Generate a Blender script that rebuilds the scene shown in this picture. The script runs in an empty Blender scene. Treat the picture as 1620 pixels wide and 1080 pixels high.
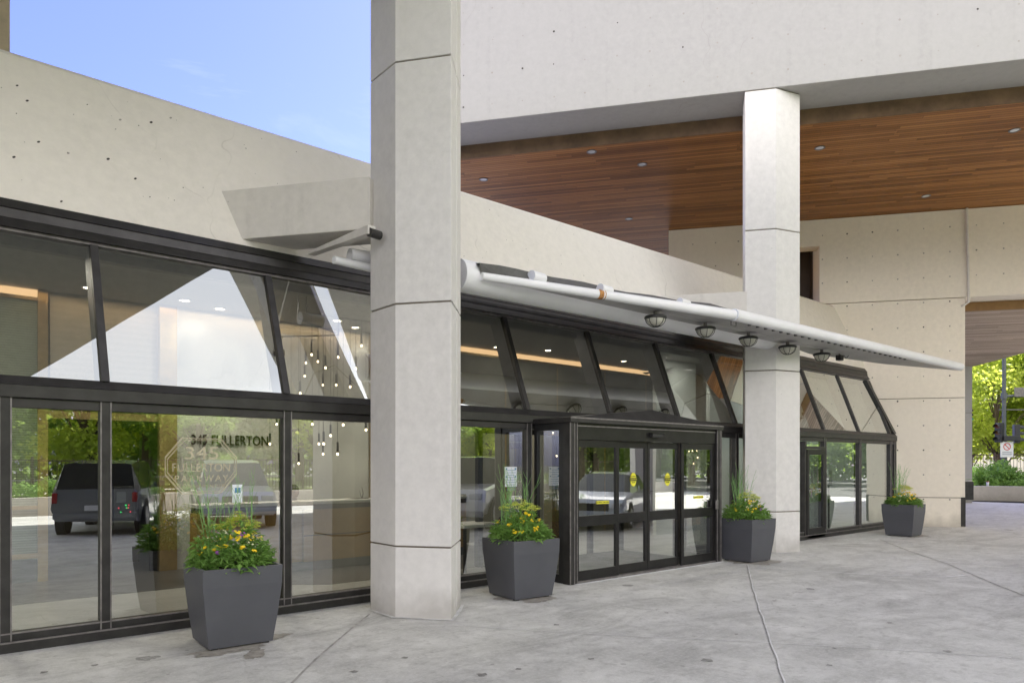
import bpy, bmesh, math, random
from mathutils import Vector, Matrix, noise
R = math.radians
random.seed(7)
scene = bpy.context.scene
COL = scene.collection

# ------------------------------------------------------------------ survey frame
# world: x runs along the glazed front, y runs into the building, z up.  The camera
# stands at the origin, 1.7 m up, looking 40.65 degrees off the facade normal.
TH = R(40.65); CT = math.cos(TH); ST = math.sin(TH)
FL = 1129.0; HY = 733.0; CX = 810.0; EYE = 1.7
GW = 7.87            # y of the vertical glazing
SL = 0.38            # lean of the sloped glazing and apron per metre of height
ZT = 2.5             # top of the transom
def O(X, Y, z=0.0):                       # survey (right, forward) -> world
    return (X*CT + Y*ST, -X*ST + Y*CT, z)
def O2(X, Y): return O(X, Y)[:2]
def on_w(px, py, w):                      # sight line meets a wall parallel to the front
    a = (px-CX)/FL; t = w/(CT-a*ST)
    return t*(a*CT+ST), EYE+(HY-py)/FL*t
def on_z(px, py, z):                      # sight line meets a level
    t = (z-EYE)*FL/(HY-py); a = (px-CX)/FL
    return O(a*t, t, z)
def at(px, py, Y):
    a = (px-CX)/FL; return O(a*Y, Y, EYE+(HY-py)/FL*Y)
FD = Vector(O(-.9736, .2284)); FP = Vector(O(.2284, .9736))   # direction of the tower front, and across it
FANG = math.atan2(FP.y, FP.x) - math.pi/2

# ------------------------------------------------------------------ materials
def nm(name):
    m = bpy.data.materials.new(name); m.use_nodes = True
    nt = m.node_tree; nt.nodes.clear()
    out = nt.nodes.new('ShaderNodeOutputMaterial')
    return m, nt, out
def N(nt, t, **kw):
    n = nt.nodes.new(t)
    for k, v in kw.items():
        if k in n.inputs: n.inputs[k].default_value = v
        else: setattr(n, k, v)
    return n
def L(nt, a, b): nt.links.new(a, b)
def col(c): return (c[0], c[1], c[2], 1.0)
def math_(nt, op, a, b=None, c=None):
    n = nt.nodes.new('ShaderNodeMath'); n.operation = op
    for i, v in enumerate((a, b, c)):
        if v is None: continue
        if isinstance(v, (int, float)): n.inputs[i].default_value = v
        else: nt.links.new(v, n.inputs[i])
    return n.outputs[0]
def mapr(nt, v, a, b, c=0., d=1.):
    n = nt.nodes.new('ShaderNodeMapRange'); nt.links.new(v, n.inputs[0])
    for i, x in zip((1, 2, 3, 4), (a, b, c, d)): n.inputs[i].default_value = x
    return n.outputs[0]
def mixc(nt, f, a, b, blend='MIX'):
    n = nt.nodes.new('ShaderNodeMix'); n.data_type = 'RGBA'; n.blend_type = blend
    if isinstance(f, (int, float)): n.inputs[0].default_value = f
    else: nt.links.new(f, n.inputs[0])
    for i, v in ((6, a), (7, b)):
        if isinstance(v, tuple): n.inputs[i].default_value = col(v)
        else: nt.links.new(v, n.inputs[i])
    return n.outputs[2]
def noise_(nt, vec, scale, detail=5., rough=.55, dist=0.):
    n = N(nt, 'ShaderNodeTexNoise'); n.inputs['Scale'].default_value = scale
    n.inputs['Detail'].default_value = detail; n.inputs['Roughness'].default_value = rough
    n.inputs['Distortion'].default_value = dist
    if vec is not None: nt.links.new(vec, n.inputs['Vector'])
    return n.outputs['Fac']
def pos(nt): return nt.nodes.new('ShaderNodeNewGeometry').outputs['Position']
def scaled(nt, v, sx, sy, sz, rot=0.):
    n = nt.nodes.new('ShaderNodeMapping'); n.inputs['Scale'].default_value = (sx, sy, sz)
    n.inputs['Rotation'].default_value = (0, 0, rot); nt.links.new(v, n.inputs['Vector']); return n.outputs[0]
def princ(nt, out, base, rough=.6, metal=0., spec=.5, bump=None, bstr=.2, bdist=.01):
    p = nt.nodes.new('ShaderNodeBsdfPrincipled')
    for key, v in (('Base Color', base), ('Roughness', rough), ('Metallic', metal), ('Specular IOR Level', spec)):
        if isinstance(v, tuple): p.inputs[key].default_value = col(v)
        elif isinstance(v, (int, float)): p.inputs[key].default_value = v
        else: nt.links.new(v, p.inputs[key])
    if bump is not None:
        b = nt.nodes.new('ShaderNodeBump'); b.inputs['Strength'].default_value = bstr
        b.inputs['Distance'].default_value = bdist; nt.links.new(bump, b.inputs['Height'])
        nt.links.new(b.outputs[0], p.inputs['Normal'])
    nt.links.new(p.outputs[0], out.inputs[0]); return p

def m_concrete(name, c, dark=.86, streak=.5, cracks=True):
    m, nt, out = nm(name); P = pos(nt)
    big = noise_(nt, P, .35, 4, .5); fine = noise_(nt, P, 9, 6, .65)
    st = noise_(nt, scaled(nt, P, 5.5, 5.5, .22), 1.0, 4, .6)
    d = tuple(x*dark for x in c)
    a = mixc(nt, mapr(nt, big, .35, .68), d, c)
    a = mixc(nt, math_(nt, 'MULTIPLY', mapr(nt, st, .52, .72), streak), a, tuple(x*.80 for x in c))
    a = mixc(nt, mapr(nt, fine, .3, .7), a, tuple(min(1, x*1.04) for x in c))
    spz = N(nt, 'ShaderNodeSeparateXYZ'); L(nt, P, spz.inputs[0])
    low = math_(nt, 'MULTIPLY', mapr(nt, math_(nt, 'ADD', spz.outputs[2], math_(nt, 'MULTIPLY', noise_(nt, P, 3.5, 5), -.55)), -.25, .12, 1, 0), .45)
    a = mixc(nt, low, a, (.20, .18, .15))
    # air bubbles
    v = N(nt, 'ShaderNodeTexVoronoi'); v.inputs['Scale'].default_value = 5.0; L(nt, P, v.inputs['Vector'])
    pit = math_(nt, 'LESS_THAN', v.outputs['Distance'], .035)
    sel = math_(nt, 'GREATER_THAN', noise_(nt, P, 1.3, 2), .54)
    pit = math_(nt, 'MULTIPLY', pit, sel)
    a = mixc(nt, math_(nt, 'MULTIPLY', pit, .6), a, (.12, .11, .10))
    if cracks:
        v2 = N(nt, 'ShaderNodeTexVoronoi'); v2.feature = 'DISTANCE_TO_EDGE'; v2.inputs['Scale'].default_value = .55
        wob = N(nt, 'ShaderNodeVectorMath'); wob.operation = 'MULTIPLY_ADD'
        nz = N(nt, 'ShaderNodeTexNoise'); nz.inputs['Scale'].default_value = 1.6; L(nt, P, nz.inputs['Vector'])
        L(nt, nz.outputs['Color'], wob.inputs[0]); wob.inputs[1].default_value = (.7, .7, .7); L(nt, scaled(nt, P, 1, 1, .35), wob.inputs[2])
        L(nt, wob.outputs[0], v2.inputs['Vector'])
        cr = mapr(nt, v2.outputs['Distance'], .0, .006, 1, 0)
        cr = math_(nt, 'MULTIPLY', cr, mapr(nt, noise_(nt, P, .8, 3), .5, .66))
        a = mixc(nt, math_(nt, 'MULTIPLY', cr, .35), a, (.20, .17, .14))
    hh = math_(nt, 'SUBTRACT', fine, math_(nt, 'MULTIPLY', pit, 3.0))
    princ(nt, out, a, .82, bump=hh, bstr=.25, bdist=.006); return m
def m_plain(name, c, rough=.5, metal=0., spec=.5, var=.12, scale=6., bump=.05):
    m, nt, out = nm(name); P = pos(nt)
    n = noise_(nt, P, scale, 5, .6)
    a = mixc(nt, mapr(nt, n, .3, .7), tuple(x*(1-var) for x in c), tuple(min(1, x*(1+var)) for x in c))
    princ(nt, out, a, rough, metal, spec, bump=n if bump else None, bstr=bump, bdist=.004); return m
def m_emit(name, c, s):
    m, nt, out = nm(name); e = N(nt, 'ShaderNodeEmission'); e.inputs[0].default_value = col(c); e.inputs[1].default_value = s
    L(nt, e.outputs[0], out.inputs[0]); return m
def m_wood_soffit(name, tones, plank=.095, gloss=.33, ang=None):
    m, nt, out = nm(name); P = pos(nt)
    fx, fy = (FD.x, FD.y); gx, gy = (FP.x, FP.y)
    sp = N(nt, 'ShaderNodeSeparateXYZ'); L(nt, P, sp.inputs[0]); X, Y = sp.outputs[0], sp.outputs[1]
    u = math_(nt, 'ADD', math_(nt, 'MULTIPLY', X, fx), math_(nt, 'MULTIPLY', Y, fy))
    v = math_(nt, 'ADD', math_(nt, 'MULTIPLY', X, gx), math_(nt, 'MULTIPLY', Y, gy))
    vi = math_(nt, 'DIVIDE', v, plank); row = math_(nt, 'FLOOR', vi); fr = math_(nt, 'FRACT', vi)
    wn = N(nt, 'ShaderNodeTexWhiteNoise'); wn.noise_dimensions = '1D'; L(nt, row, wn.inputs['W'])
    uu = math_(nt, 'ADD', math_(nt, 'DIVIDE', u, 3.1), math_(nt, 'MULTIPLY', wn.outputs[0], 7))
    cell = math_(nt, 'FLOOR', uu); fu = math_(nt, 'FRACT', uu)
    cmb = N(nt, 'ShaderNodeCombineXYZ'); L(nt, row, cmb.inputs[0]); L(nt, cell, cmb.inputs[1])
    wn2 = N(nt, 'ShaderNodeTexWhiteNoise'); wn2.noise_dimensions = '2D'; L(nt, cmb.outputs[0], wn2.inputs['Vector'])
    g = N(nt, 'ShaderNodeCombineXYZ'); L(nt, math_(nt, 'MULTIPLY', u, .6), g.inputs[0]); L(nt, math_(nt, 'MULTIPLY', v, 26), g.inputs[1]); L(nt, row, g.inputs[2])
    grain = noise_(nt, g.outputs[0], 1.0, 6, .65)
    wx = noise_(nt, P, .35, 4, .6)
    t = math_(nt, 'ADD', math_(nt, 'MULTIPLY', wn2.outputs[0], .55), math_(nt, 'MULTIPLY', grain, .35))
    t = math_(nt, 'ADD', t, math_(nt, 'MULTIPLY', mapr(nt, wx, .35, .65), .2))
    ramp = N(nt, 'ShaderNodeValToRGB'); L(nt, t, ramp.inputs[0])
    e = ramp.color_ramp.elements; e[0].position = .15; e[0].color = col(tones[0]); e[1].position = .95; e[1].color = col(tones[2])
    k = e.new(.55); k.color = col(tones[1])
    gap = math_(nt, 'MAXIMUM', math_(nt, 'LESS_THAN', fr, .13), math_(nt, 'LESS_THAN', fu, .002))
    # pale scratches / worn splits
    sc = noise_(nt, scaled(nt, P, 1, 1, 1), 1.7, 2, .5)
    g2 = N(nt, 'ShaderNodeCombineXYZ'); L(nt, math_(nt, 'MULTIPLY', u, .8), g2.inputs[0]); L(nt, math_(nt, 'MULTIPLY', v, 14), g2.inputs[1])
    s2 = math_(nt, 'MULTIPLY', math_(nt, 'GREATER_THAN', noise_(nt, g2.outputs[0], 1.0, 3, .5), .74), math_(nt, 'GREATER_THAN', sc, .5))
    a = mixc(nt, math_(nt, 'MULTIPLY', s2, .6), ramp.outputs[0], tuple(min(1, x*2.2) for x in tones[2]))
    a = mixc(nt, math_(nt, 'MULTIPLY', gap, .8), a, tuple(x*.12 for x in tones[0]))
    princ(nt, out, a, mapr(nt, grain, .3, .7, gloss-.06, gloss+.12), 0, .12,
          bump=math_(nt, 'MULTIPLY', gap, -1.0), bstr=.6, bdist=.01); return m
def m_ground():
    m, nt, out = nm('driveway_concrete'); P = pos(nt)
    c0, c1, c2 = (.40, .398, .385), (.56, .556, .54), (.74, .735, .715)
    big = noise_(nt, P, .28, 8, .62, .8); mid = noise_(nt, P, 1.7, 8, .68, .4); fine = noise_(nt, P, 28, 5, .7)
    m6 = noise_(nt, P, 7.5, 7, .7, .3)
    a = mixc(nt, mapr(nt, big, .30, .68), c0, c1)
    a = mixc(nt, math_(nt, 'MULTIPLY', mapr(nt, mid, .40, .74), .75), a, c2)
    a = mixc(nt, math_(nt, 'MULTIPLY', mapr(nt, m6, .50, .68), .5), a, (.27, .265, .255))
    dk = noise_(nt, scaled(nt, P, .55, 1.5, 1, R(20)), .9, 8, .7, 1.2)
    a = mixc(nt, math_(nt, 'MULTIPLY', mapr(nt, dk, .50, .68), .6), a, (.23, .225, .22))
    v = N(nt, 'ShaderNodeTexVoronoi'); v.inputs['Scale'].default_value = 1.15; v.inputs['Randomness'].default_value = 1
    ad = N(nt, 'ShaderNodeVectorMath'); ad.operation = 'MULTIPLY_ADD'; nz = N(nt, 'ShaderNodeTexNoise'); nz.inputs['Scale'].default_value = 7
    L(nt, P, nz.inputs['Vector']); L(nt, nz.outputs['Color'], ad.inputs[0]); ad.inputs[1].default_value = (.16, .16, .16); L(nt, P, ad.inputs[2]); L(nt, ad.outputs[0], v.inputs['Vector'])
    wn = N(nt, 'ShaderNodeSeparateColor'); L(nt, v.outputs['Color'], wn.inputs[0])
    rad = math_(nt, 'MULTIPLY', math_(nt, 'POWER', wn.outputs[0], 3.0), .13)
    sp = math_(nt, 'LESS_THAN', v.outputs['Distance'], rad)
    a = mixc(nt, math_(nt, 'MULTIPLY', sp, .7), a, (.15, .145, .14))
    v3 = N(nt, 'ShaderNodeTexVoronoi'); v3.inputs['Scale'].default_value = 6; L(nt, P, v3.inputs['Vector'])
    w3 = N(nt, 'ShaderNodeSeparateColor'); L(nt, v3.outputs['Color'], w3.inputs[0])
    sp3 = math_(nt, 'LESS_THAN', v3.outputs['Distance'], math_(nt, 'MULTIPLY', math_(nt, 'POWER', w3.outputs[0], 4.0), .16))
    a = mixc(nt, math_(nt, 'MULTIPLY', sp3, .45), a, (.16, .155, .15))
    v2 = N(nt, 'ShaderNodeTexVoronoi'); v2.feature = 'DISTANCE_TO_EDGE'; v2.inputs['Scale'].default_value = .38
    L(nt, ad.outputs[0], v2.inputs['Vector'])
    cr = math_(nt, 'MULTIPLY', mapr(nt, v2.outputs['Distance'], 0, .0035, 1, 0), mapr(nt, big, .4, .55))
    a = mixc(nt, math_(nt, 'MULTIPLY', cr, .35), a, (.16, .15, .14))
    a = mixc(nt, math_(nt, 'MULTIPLY', mapr(nt, fine, .45, .75), .4), a, (.74, .735, .72))
    gr = noise_(nt, P, 90, 3, .7)
    a = mixc(nt, math_(nt, 'MULTIPLY', mapr(nt, gr, .52, .75), .45), a, (.25, .245, .235))
    princ(nt, out, a, mapr(nt, big, .35, .65, .6, .85), 0, .25, bump=fine, bstr=.4, bdist=.006); return m
def m_glass(name, tint=(.80, .86, .82), k=1.6, b=.10, wav=.0):
    m, nt, out = nm(name)
    fr = N(nt, 'ShaderNodeFresnel'); fr.inputs['IOR'].default_value = 1.5
    fac = math_(nt, 'MINIMUM', math_(nt, 'ADD', math_(nt, 'MULTIPLY', fr.outputs[0], k), b), 1.0)
    tr = N(nt, 'ShaderNodeBsdfTransparent'); tr.inputs[0].default_value = col(tint)
    gl = N(nt, 'ShaderNodeBsdfGlossy'); gl.inputs['Roughness'].default_value = .0; gl.inputs['Color'].default_value = (.95, .98, .96, 1)
    if wav:
        n = noise_(nt, pos(nt), .7, 1.5, .4); bm = N(nt, 'ShaderNodeBump'); bm.inputs['Strength'].default_value = 1; bm.inputs['Distance'].default_value = wav
        L(nt, n, bm.inputs['Height']); L(nt, bm.outputs[0], gl.inputs['Normal'])
    mx = N(nt, 'ShaderNodeMixShader'); L(nt, fac, mx.inputs[0]); L(nt, tr.outputs[0], mx.inputs[1]); L(nt, gl.outputs[0], mx.inputs[2])
    L(nt, mx.outputs[0], out.inputs[0]); return m
def m_clear():
    m, nt, out = nm('clear_glass_edge'); tr = N(nt, 'ShaderNodeBsdfTransparent'); tr.inputs[0].default_value = (1, 1, 1, 1)
    L(nt, tr.outputs[0], out.inputs[0]); return m
def m_leaf(name, c1, c2, trans=.45, scale=1.2):
    m, nt, out = nm(name); P = pos(nt)
    n = noise_(nt, P, scale, 3, .6); n2 = noise_(nt, P, scale*12, 2, .5)
    t = math_(nt, 'ADD', math_(nt, 'MULTIPLY', n, .6), math_(nt, 'MULTIPLY', n2, .4))
    a = mixc(nt, mapr(nt, t, .35, .65), c1, c2)
    d = N(nt, 'ShaderNodeBsdfPrincipled'); L(nt, a, d.inputs['Base Color']); d.inputs['Roughness'].default_value = .55; d.inputs['Specular IOR Level'].default_value = .3
    tl = N(nt, 'ShaderNodeBsdfTranslucent'); L(nt, mixc(nt, .5, a, tuple(min(1, x*1.8) for x in c2)), tl.inputs[0])
    mx = N(nt, 'ShaderNodeMixShader'); mx.inputs[0].default_value = trans
    L(nt, d.outputs[0], mx.inputs[1]); L(nt, tl.outputs[0], mx.inputs[2]); L(nt, mx.outputs[0], out.inputs[0]); return m
def m_marble():
    m, nt, out = nm('marble'); P = pos(nt)
    w = N(nt, 'ShaderNodeTexNoise'); w.inputs['Scale'].default_value = .9; w.inputs['Detail'].default_value = 8; w.inputs['Distortion'].default_value = 1.5
    L(nt, scaled(nt, P, 1, 1, 1.0, 0), w.inputs['Vector'])
    sp = N(nt, 'ShaderNodeSeparateXYZ'); L(nt, P, sp.inputs[0])
    d = math_(nt, 'SUBTRACT', math_(nt, 'MULTIPLY', sp.outputs[0], 1.0), math_(nt, 'MULTIPLY', sp.outputs[2], .75))
    v = math_(nt, 'ABSOLUTE', math_(nt, 'SINE', math_(nt, 'ADD', math_(nt, 'MULTIPLY', d, 5.0), math_(nt, 'MULTIPLY', w.outputs['Fac'], 9.0))))
    ve = math_(nt, 'MULTIPLY', mapr(nt, v, 0, .12, 1, 0), mapr(nt, noise_(nt, P, 1.1, 4), .48, .65))
    a = mixc(nt, mapr(nt, w.outputs['Fac'], .3, .7), (.50, .50, .46), (.62, .62, .57))
    a = mixc(nt, math_(nt, 'MULTIPLY', ve, .6), a, (.30, .29, .26))
    princ(nt, out, a, .25); return m
def m_lines(name, c, period, dark=.75, axis=2, frac=.3, rough=.6):
    m, nt, out = nm(name); P = pos(nt); sp = N(nt, 'ShaderNodeSeparateXYZ'); L(nt, P, sp.inputs[0])
    f = math_(nt, 'LESS_THAN', math_(nt, 'FRACT', math_(nt, 'DIVIDE', sp.outputs[axis], period)), frac)
    n = noise_(nt, P, 3, 4)
    a = mixc(nt, f, c, tuple(x*dark for x in c)); a = mixc(nt, math_(nt, 'MULTIPLY', n, .3), a, tuple(x*.85 for x in c))
    princ(nt, out, a, rough); return m
def m_tiles(name, c, size, joint=.5):
    m, nt, out = nm(name); P = pos(nt); b = N(nt, 'ShaderNodeTexBrick'); L(nt, P, b.inputs['Vector'])
    b.inputs['Scale'].default_value = 1; b.inputs['Brick Width'].default_value = size*2; b.inputs['Row Height'].default_value = size
    b.inputs['Mortar Size'].default_value = .004; b.inputs['Color1'].default_value = col(c); b.inputs['Color2'].default_value = col(tuple(x*.93 for x in c))
    b.inputs['Mortar'].default_value = col(tuple(x*joint for x in c))
    n = noise_(nt, scaled(nt, P, .6, 2.2, 1), 1.5, 6, .6)
    a = mixc(nt, mapr(nt, n, .35, .7), b.outputs['Color'], tuple(x*.78 for x in c))
    princ(nt, out, a, .32); return m

M = {}
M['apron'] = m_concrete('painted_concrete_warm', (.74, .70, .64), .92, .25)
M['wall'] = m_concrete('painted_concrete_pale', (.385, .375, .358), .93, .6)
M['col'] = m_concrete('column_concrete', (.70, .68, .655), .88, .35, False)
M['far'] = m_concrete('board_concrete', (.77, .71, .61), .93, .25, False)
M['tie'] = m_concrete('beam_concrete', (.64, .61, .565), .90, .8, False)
M['slab'] = m_plain('grey_soffit', (.20, .195, .185), .8)
M['spot'] = m_plain('old_gum_spot', (.24, .235, .225), .8, var=.3, scale=20)
M['pier'] = m_plain('tan_pier', (.62, .50, .36), .8)  # one tan base tone with slight noise
M['hole'] = m_plain('tie_hole_shadow', (.05, .045, .04), .9)
M['plug'] = m_plain('tie_hole_plug', (.33, .31, .28), .9)
M['seam'] = m_plain('sealant_joint', (.16, .135, .10), .85, var=.25)
M['wood'] = m_wood_soffit('stained_wood_planks', ((.14, .056, .017), (.30, .128, .039), (.44, .205, .068)))
M['wood2'] = m_wood_soffit('weathered_wood_planks', ((.24, .19, .145), (.46, .36, .275), (.62, .50, .40)), plank=.14, gloss=.5)
M['rust'] = m_plain('rusty_flashing', (.14, .085, .045), .75, var=.35, scale=2.2, bump=.4)
M['frame'] = m_plain('dark_bronze_metal', (.040, .038, .037), .42, .4, var=.3, scale=5, bump=.08)
M['frame_light'] = m_plain('worn_metal_edge', (.20, .185, .18), .5, .4, var=.3, scale=12)
M['frame_dk'] = m_plain('black_metal', (.022, .022, .023), .38, .2, var=.25, scale=5)
M['door_metal'] = m_plain('anodised_black_metal', (.028, .027, .026), .33, .5, var=.2)
M['glass'] = m_glass('window_glass', tint=(.82, .86, .82), k=1.8, b=.28, wav=.003)
M['glass_up'] = m_glass('sloped_glass', tint=(.60, .62, .58), k=1.5, b=.46, wav=.002)
M['clear'] = m_clear()
M['ground'] = m_ground()
M['caulk'] = m_plain('white_caulk', (.62, .62, .62), .7, var=.2)
M['crack'] = m_plain('dark_joint', (.34, .33, .315), .9, var=.4, scale=9)
M['wet'] = m_plain('damp_concrete', (.30, .28, .25), .55, var=.35, scale=14)
M['white'] = m_plain('white_painted_steel', (.78, .78, .80), .35, var=.05, scale=2)
M['whitecap'] = m_plain('white_pipe_cap', (.72, .74, .80), .4, var=.05)
M['sheet'] = m_plain('grey_canopy_sheet', (.40, .39, .38), .55, var=.15, scale=1.5)
M['sheet_dk'] = m_plain('canopy_membrane', (.10, .098, .095), .7, var=.2)
M['ruststain'] = m_plain('rust_stain', (.42, .20, .06), .8, var=.5, scale=25)
M['black'] = m_plain('black_plastic', (.02, .02, .02), .45)
M['lens'] = m_plain('frosted_lamp_glass', (.50, .49, .42), .3, var=.05)
M['planter'] = m_plain('charcoal_fibreglass', (.075, .077, .088), .5, var=.07, scale=3, bump=.03)
M['planter_in'] = m_plain('charcoal_planter_lip', (.12, .122, .13), .55)
M['soil'] = m_plain('potting_soil', (.04, .03, .02), .95, var=.5, scale=30, bump=.5)
M['leaf'] = m_leaf('flower_foliage', (.09, .19, .05), (.30, .48, .12), .35, 9)
M['lime'] = m_leaf('lime_flower_heads', (.60, .68, .10), (.80, .84, .20), .4, 20)
M['stem'] = m_plain('green_twig', (.20, .38, .12), .6)
M['yellow'] = m_plain('yellow_petals', (.95, .62, .015), .5, var=.25, scale=30)
M['purple'] = m_plain('purple_petals', (.33, .08, .40), .5)
M['cream'] = m_plain('cream_petals', (.75, .75, .45), .5)
M['tree1'] = m_leaf('tree_leaves_bright', (.24, .34, .035), (.50, .57, .08), .55, .5)
M['tree2'] = m_leaf('tree_leaves_deep', (.10, .19, .035), (.28, .40, .07), .5, .5)
M['hedge'] = m_leaf('hedge_leaves', (.09, .18, .04), (.26, .42, .09), .35, 1.6)
M['bark'] = m_plain('bark', (.12, .085, .06), .9, var=.35, scale=9, bump=.5)
M['grass'] = m_leaf('lawn_grass', (.10, .16, .03), (.24, .30, .07), .0, .7)
M['iron'] = m_plain('rusty_iron_fence', (.07, .045, .035), .6, var=.4)
M['lobfloor'] = m_tiles('lobby_floor_tiles', (.42, .415, .395), .6)
M['darkfloor'] = m_tiles('dark_stone_floor', (.10, .095, .09), .6)
M['lobwall'] = m_lines('lobby_wallcovering', (.44, .405, .33), .09, .93, 2, .5)
M['panel'] = m_plain('grey_green_panel', (.16, .155, .12), .5, var=.08, scale=2)
M['gold'] = m_plain('brushed_gold', (.42, .30, .13), .38, .6, var=.15)
M['ceil'] = m_plain('lobby_ceiling', (.33, .32, .30), .8, var=.04)
M['marble'] = m_marble()
M['deskwood'] = m_plain('desk_veneer', (.44, .25, .085), .35, var=.12, scale=3)
M['deskdark'] = m_plain('dark_bronze_strip', (.05, .035, .025), .4)
M['deskbase'] = m_plain('grey_blue_base', (.10, .11, .12), .35)
M['quartz'] = m_plain('white_quartz', (.75, .74, .70), .25, var=.05)
M['blind'] = m_lines('woven_blind', (.24, .28, .20), .035, .55, 2, .35)
M['whitewall'] = m_lines('white_horizontal_cladding', (.68, .72, .68), .14, .94, 2, .08)
M['paper'] = m_plain('paper', (.80, .83, .88), .7, var=.02)
M['ink'] = m_plain('blue_ink', (.10, .25, .42), .7)
M['ink2'] = m_plain('grey_print', (.35, .38, .42), .8)
M['letters'] = m_plain('dark_bronze_letters', (.045, .035, .02), .4, .5)
def m_etch():
    m, nt, out = nm('gold_vinyl'); d = N(nt, 'ShaderNodeBsdfDiffuse'); d.inputs[0].default_value = (.62, .56, .40, 1); t = N(nt, 'ShaderNodeBsdfTransparent'); mx = N(nt, 'ShaderNodeMixShader'); mx.inputs[0].default_value = .42
    L(nt, t.outputs[0], mx.inputs[1]); L(nt, d.outputs[0], mx.inputs[2]); L(nt, mx.outputs[0], out.inputs[0]); return m
M['etch'] = m_etch()
M['yvinyl'] = m_plain('yellow_vinyl', (.80, .75, .05), .5, var=.03)
M['skin'] = m_plain('skin', (.20, .105, .06), .55, var=.08)
M['hair'] = m_plain('dark_hair', (.012, .010, .009), .6)
M['shirt'] = m_plain('dark_jacket', (.035, .035, .045), .8)
M['cove'] = m_emit('warm_led_strip', (1.0, .62, .32), .85)
M['lamp'] = m_emit('warm_downlight', (1.0, .86, .66), 9)
M['bulb'] = m_emit('pendant_bulb', (1.0, .74, .45), 5)
M['ledr'] = m_emit('red_led', (1, .05, .08), .5)
M['ledg'] = m_emit('green_led', (.05, 1, .2), .5)
M['greenlight'] = m_emit('green_traffic_lens', (.02, 1.0, .55), 1.6)
M['reddark'] = m_plain('unlit_red_lens', (.12, .01, .01), .3)
M['ambdark'] = m_plain('unlit_amber_lens', (.14, .06, .01), .3)
M['sig'] = m_plain('signal_black', (.03, .032, .035), .5)
M['pole'] = m_plain('grey_green_pole', (.09, .105, .11), .5)
M['signw'] = m_plain('white_sign', (.75, .76, .78), .5, var=.03)
M['signr'] = m_plain('red_sign_print', (.6, .06, .06), .5)
M['bldg'] = m_concrete('distant_stone', (.86, .80, .68), .95, .1, False)
M['bldgwin'] = m_plain('distant_window', (.10, .11, .12), .2)
M['tower'] = m_plain('tower_concrete', (.55, .53, .49), .8)
M['asphalt'] = m_plain('asphalt', (.07, .07, .072), .85, var=.25, scale=5, bump=.3)
M['path'] = m_plain('park_path', (.50, .47, .42), .9)
M['kerbwall'] = m_concrete('low_wall_concrete', (.46, .43, .38), .85, .6)
def m_car(n, c):
    m, nt, out = nm(n); p = princ(nt, out, c, .28, .3); p.inputs['Coat Weight'].default_value = 1; p.inputs['Coat Roughness'].default_value = .03; return m
M['carwhite'] = m_car('white_car_paint', (.72, .73, .76)); M['carsilver'] = m_car('silver_car_paint', (.45, .50, .58)); M['cardark'] = m_car('slate_blue_car_paint', (.20, .215, .24))
M['carglass'] = m_car('tinted_car_glass', (.02, .025, .03)); M['tyre'] = m_plain('tyre_rubber', (.02, .02, .02), .85)
M['alloy'] = m_plain('alloy', (.45, .45, .46), .35, .8); M['tail'] = m_plain('red_tail_lens', (.35, .01, .02), .2); M['head'] = m_plain('headlamp_lens', (.6, .62, .65), .15)
M['redbox'] = m_plain('red_plastic', (.45, .03, .03), .5); M['bluebox'] = m_plain('blue_plastic', (.03, .10, .35), .5)

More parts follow.
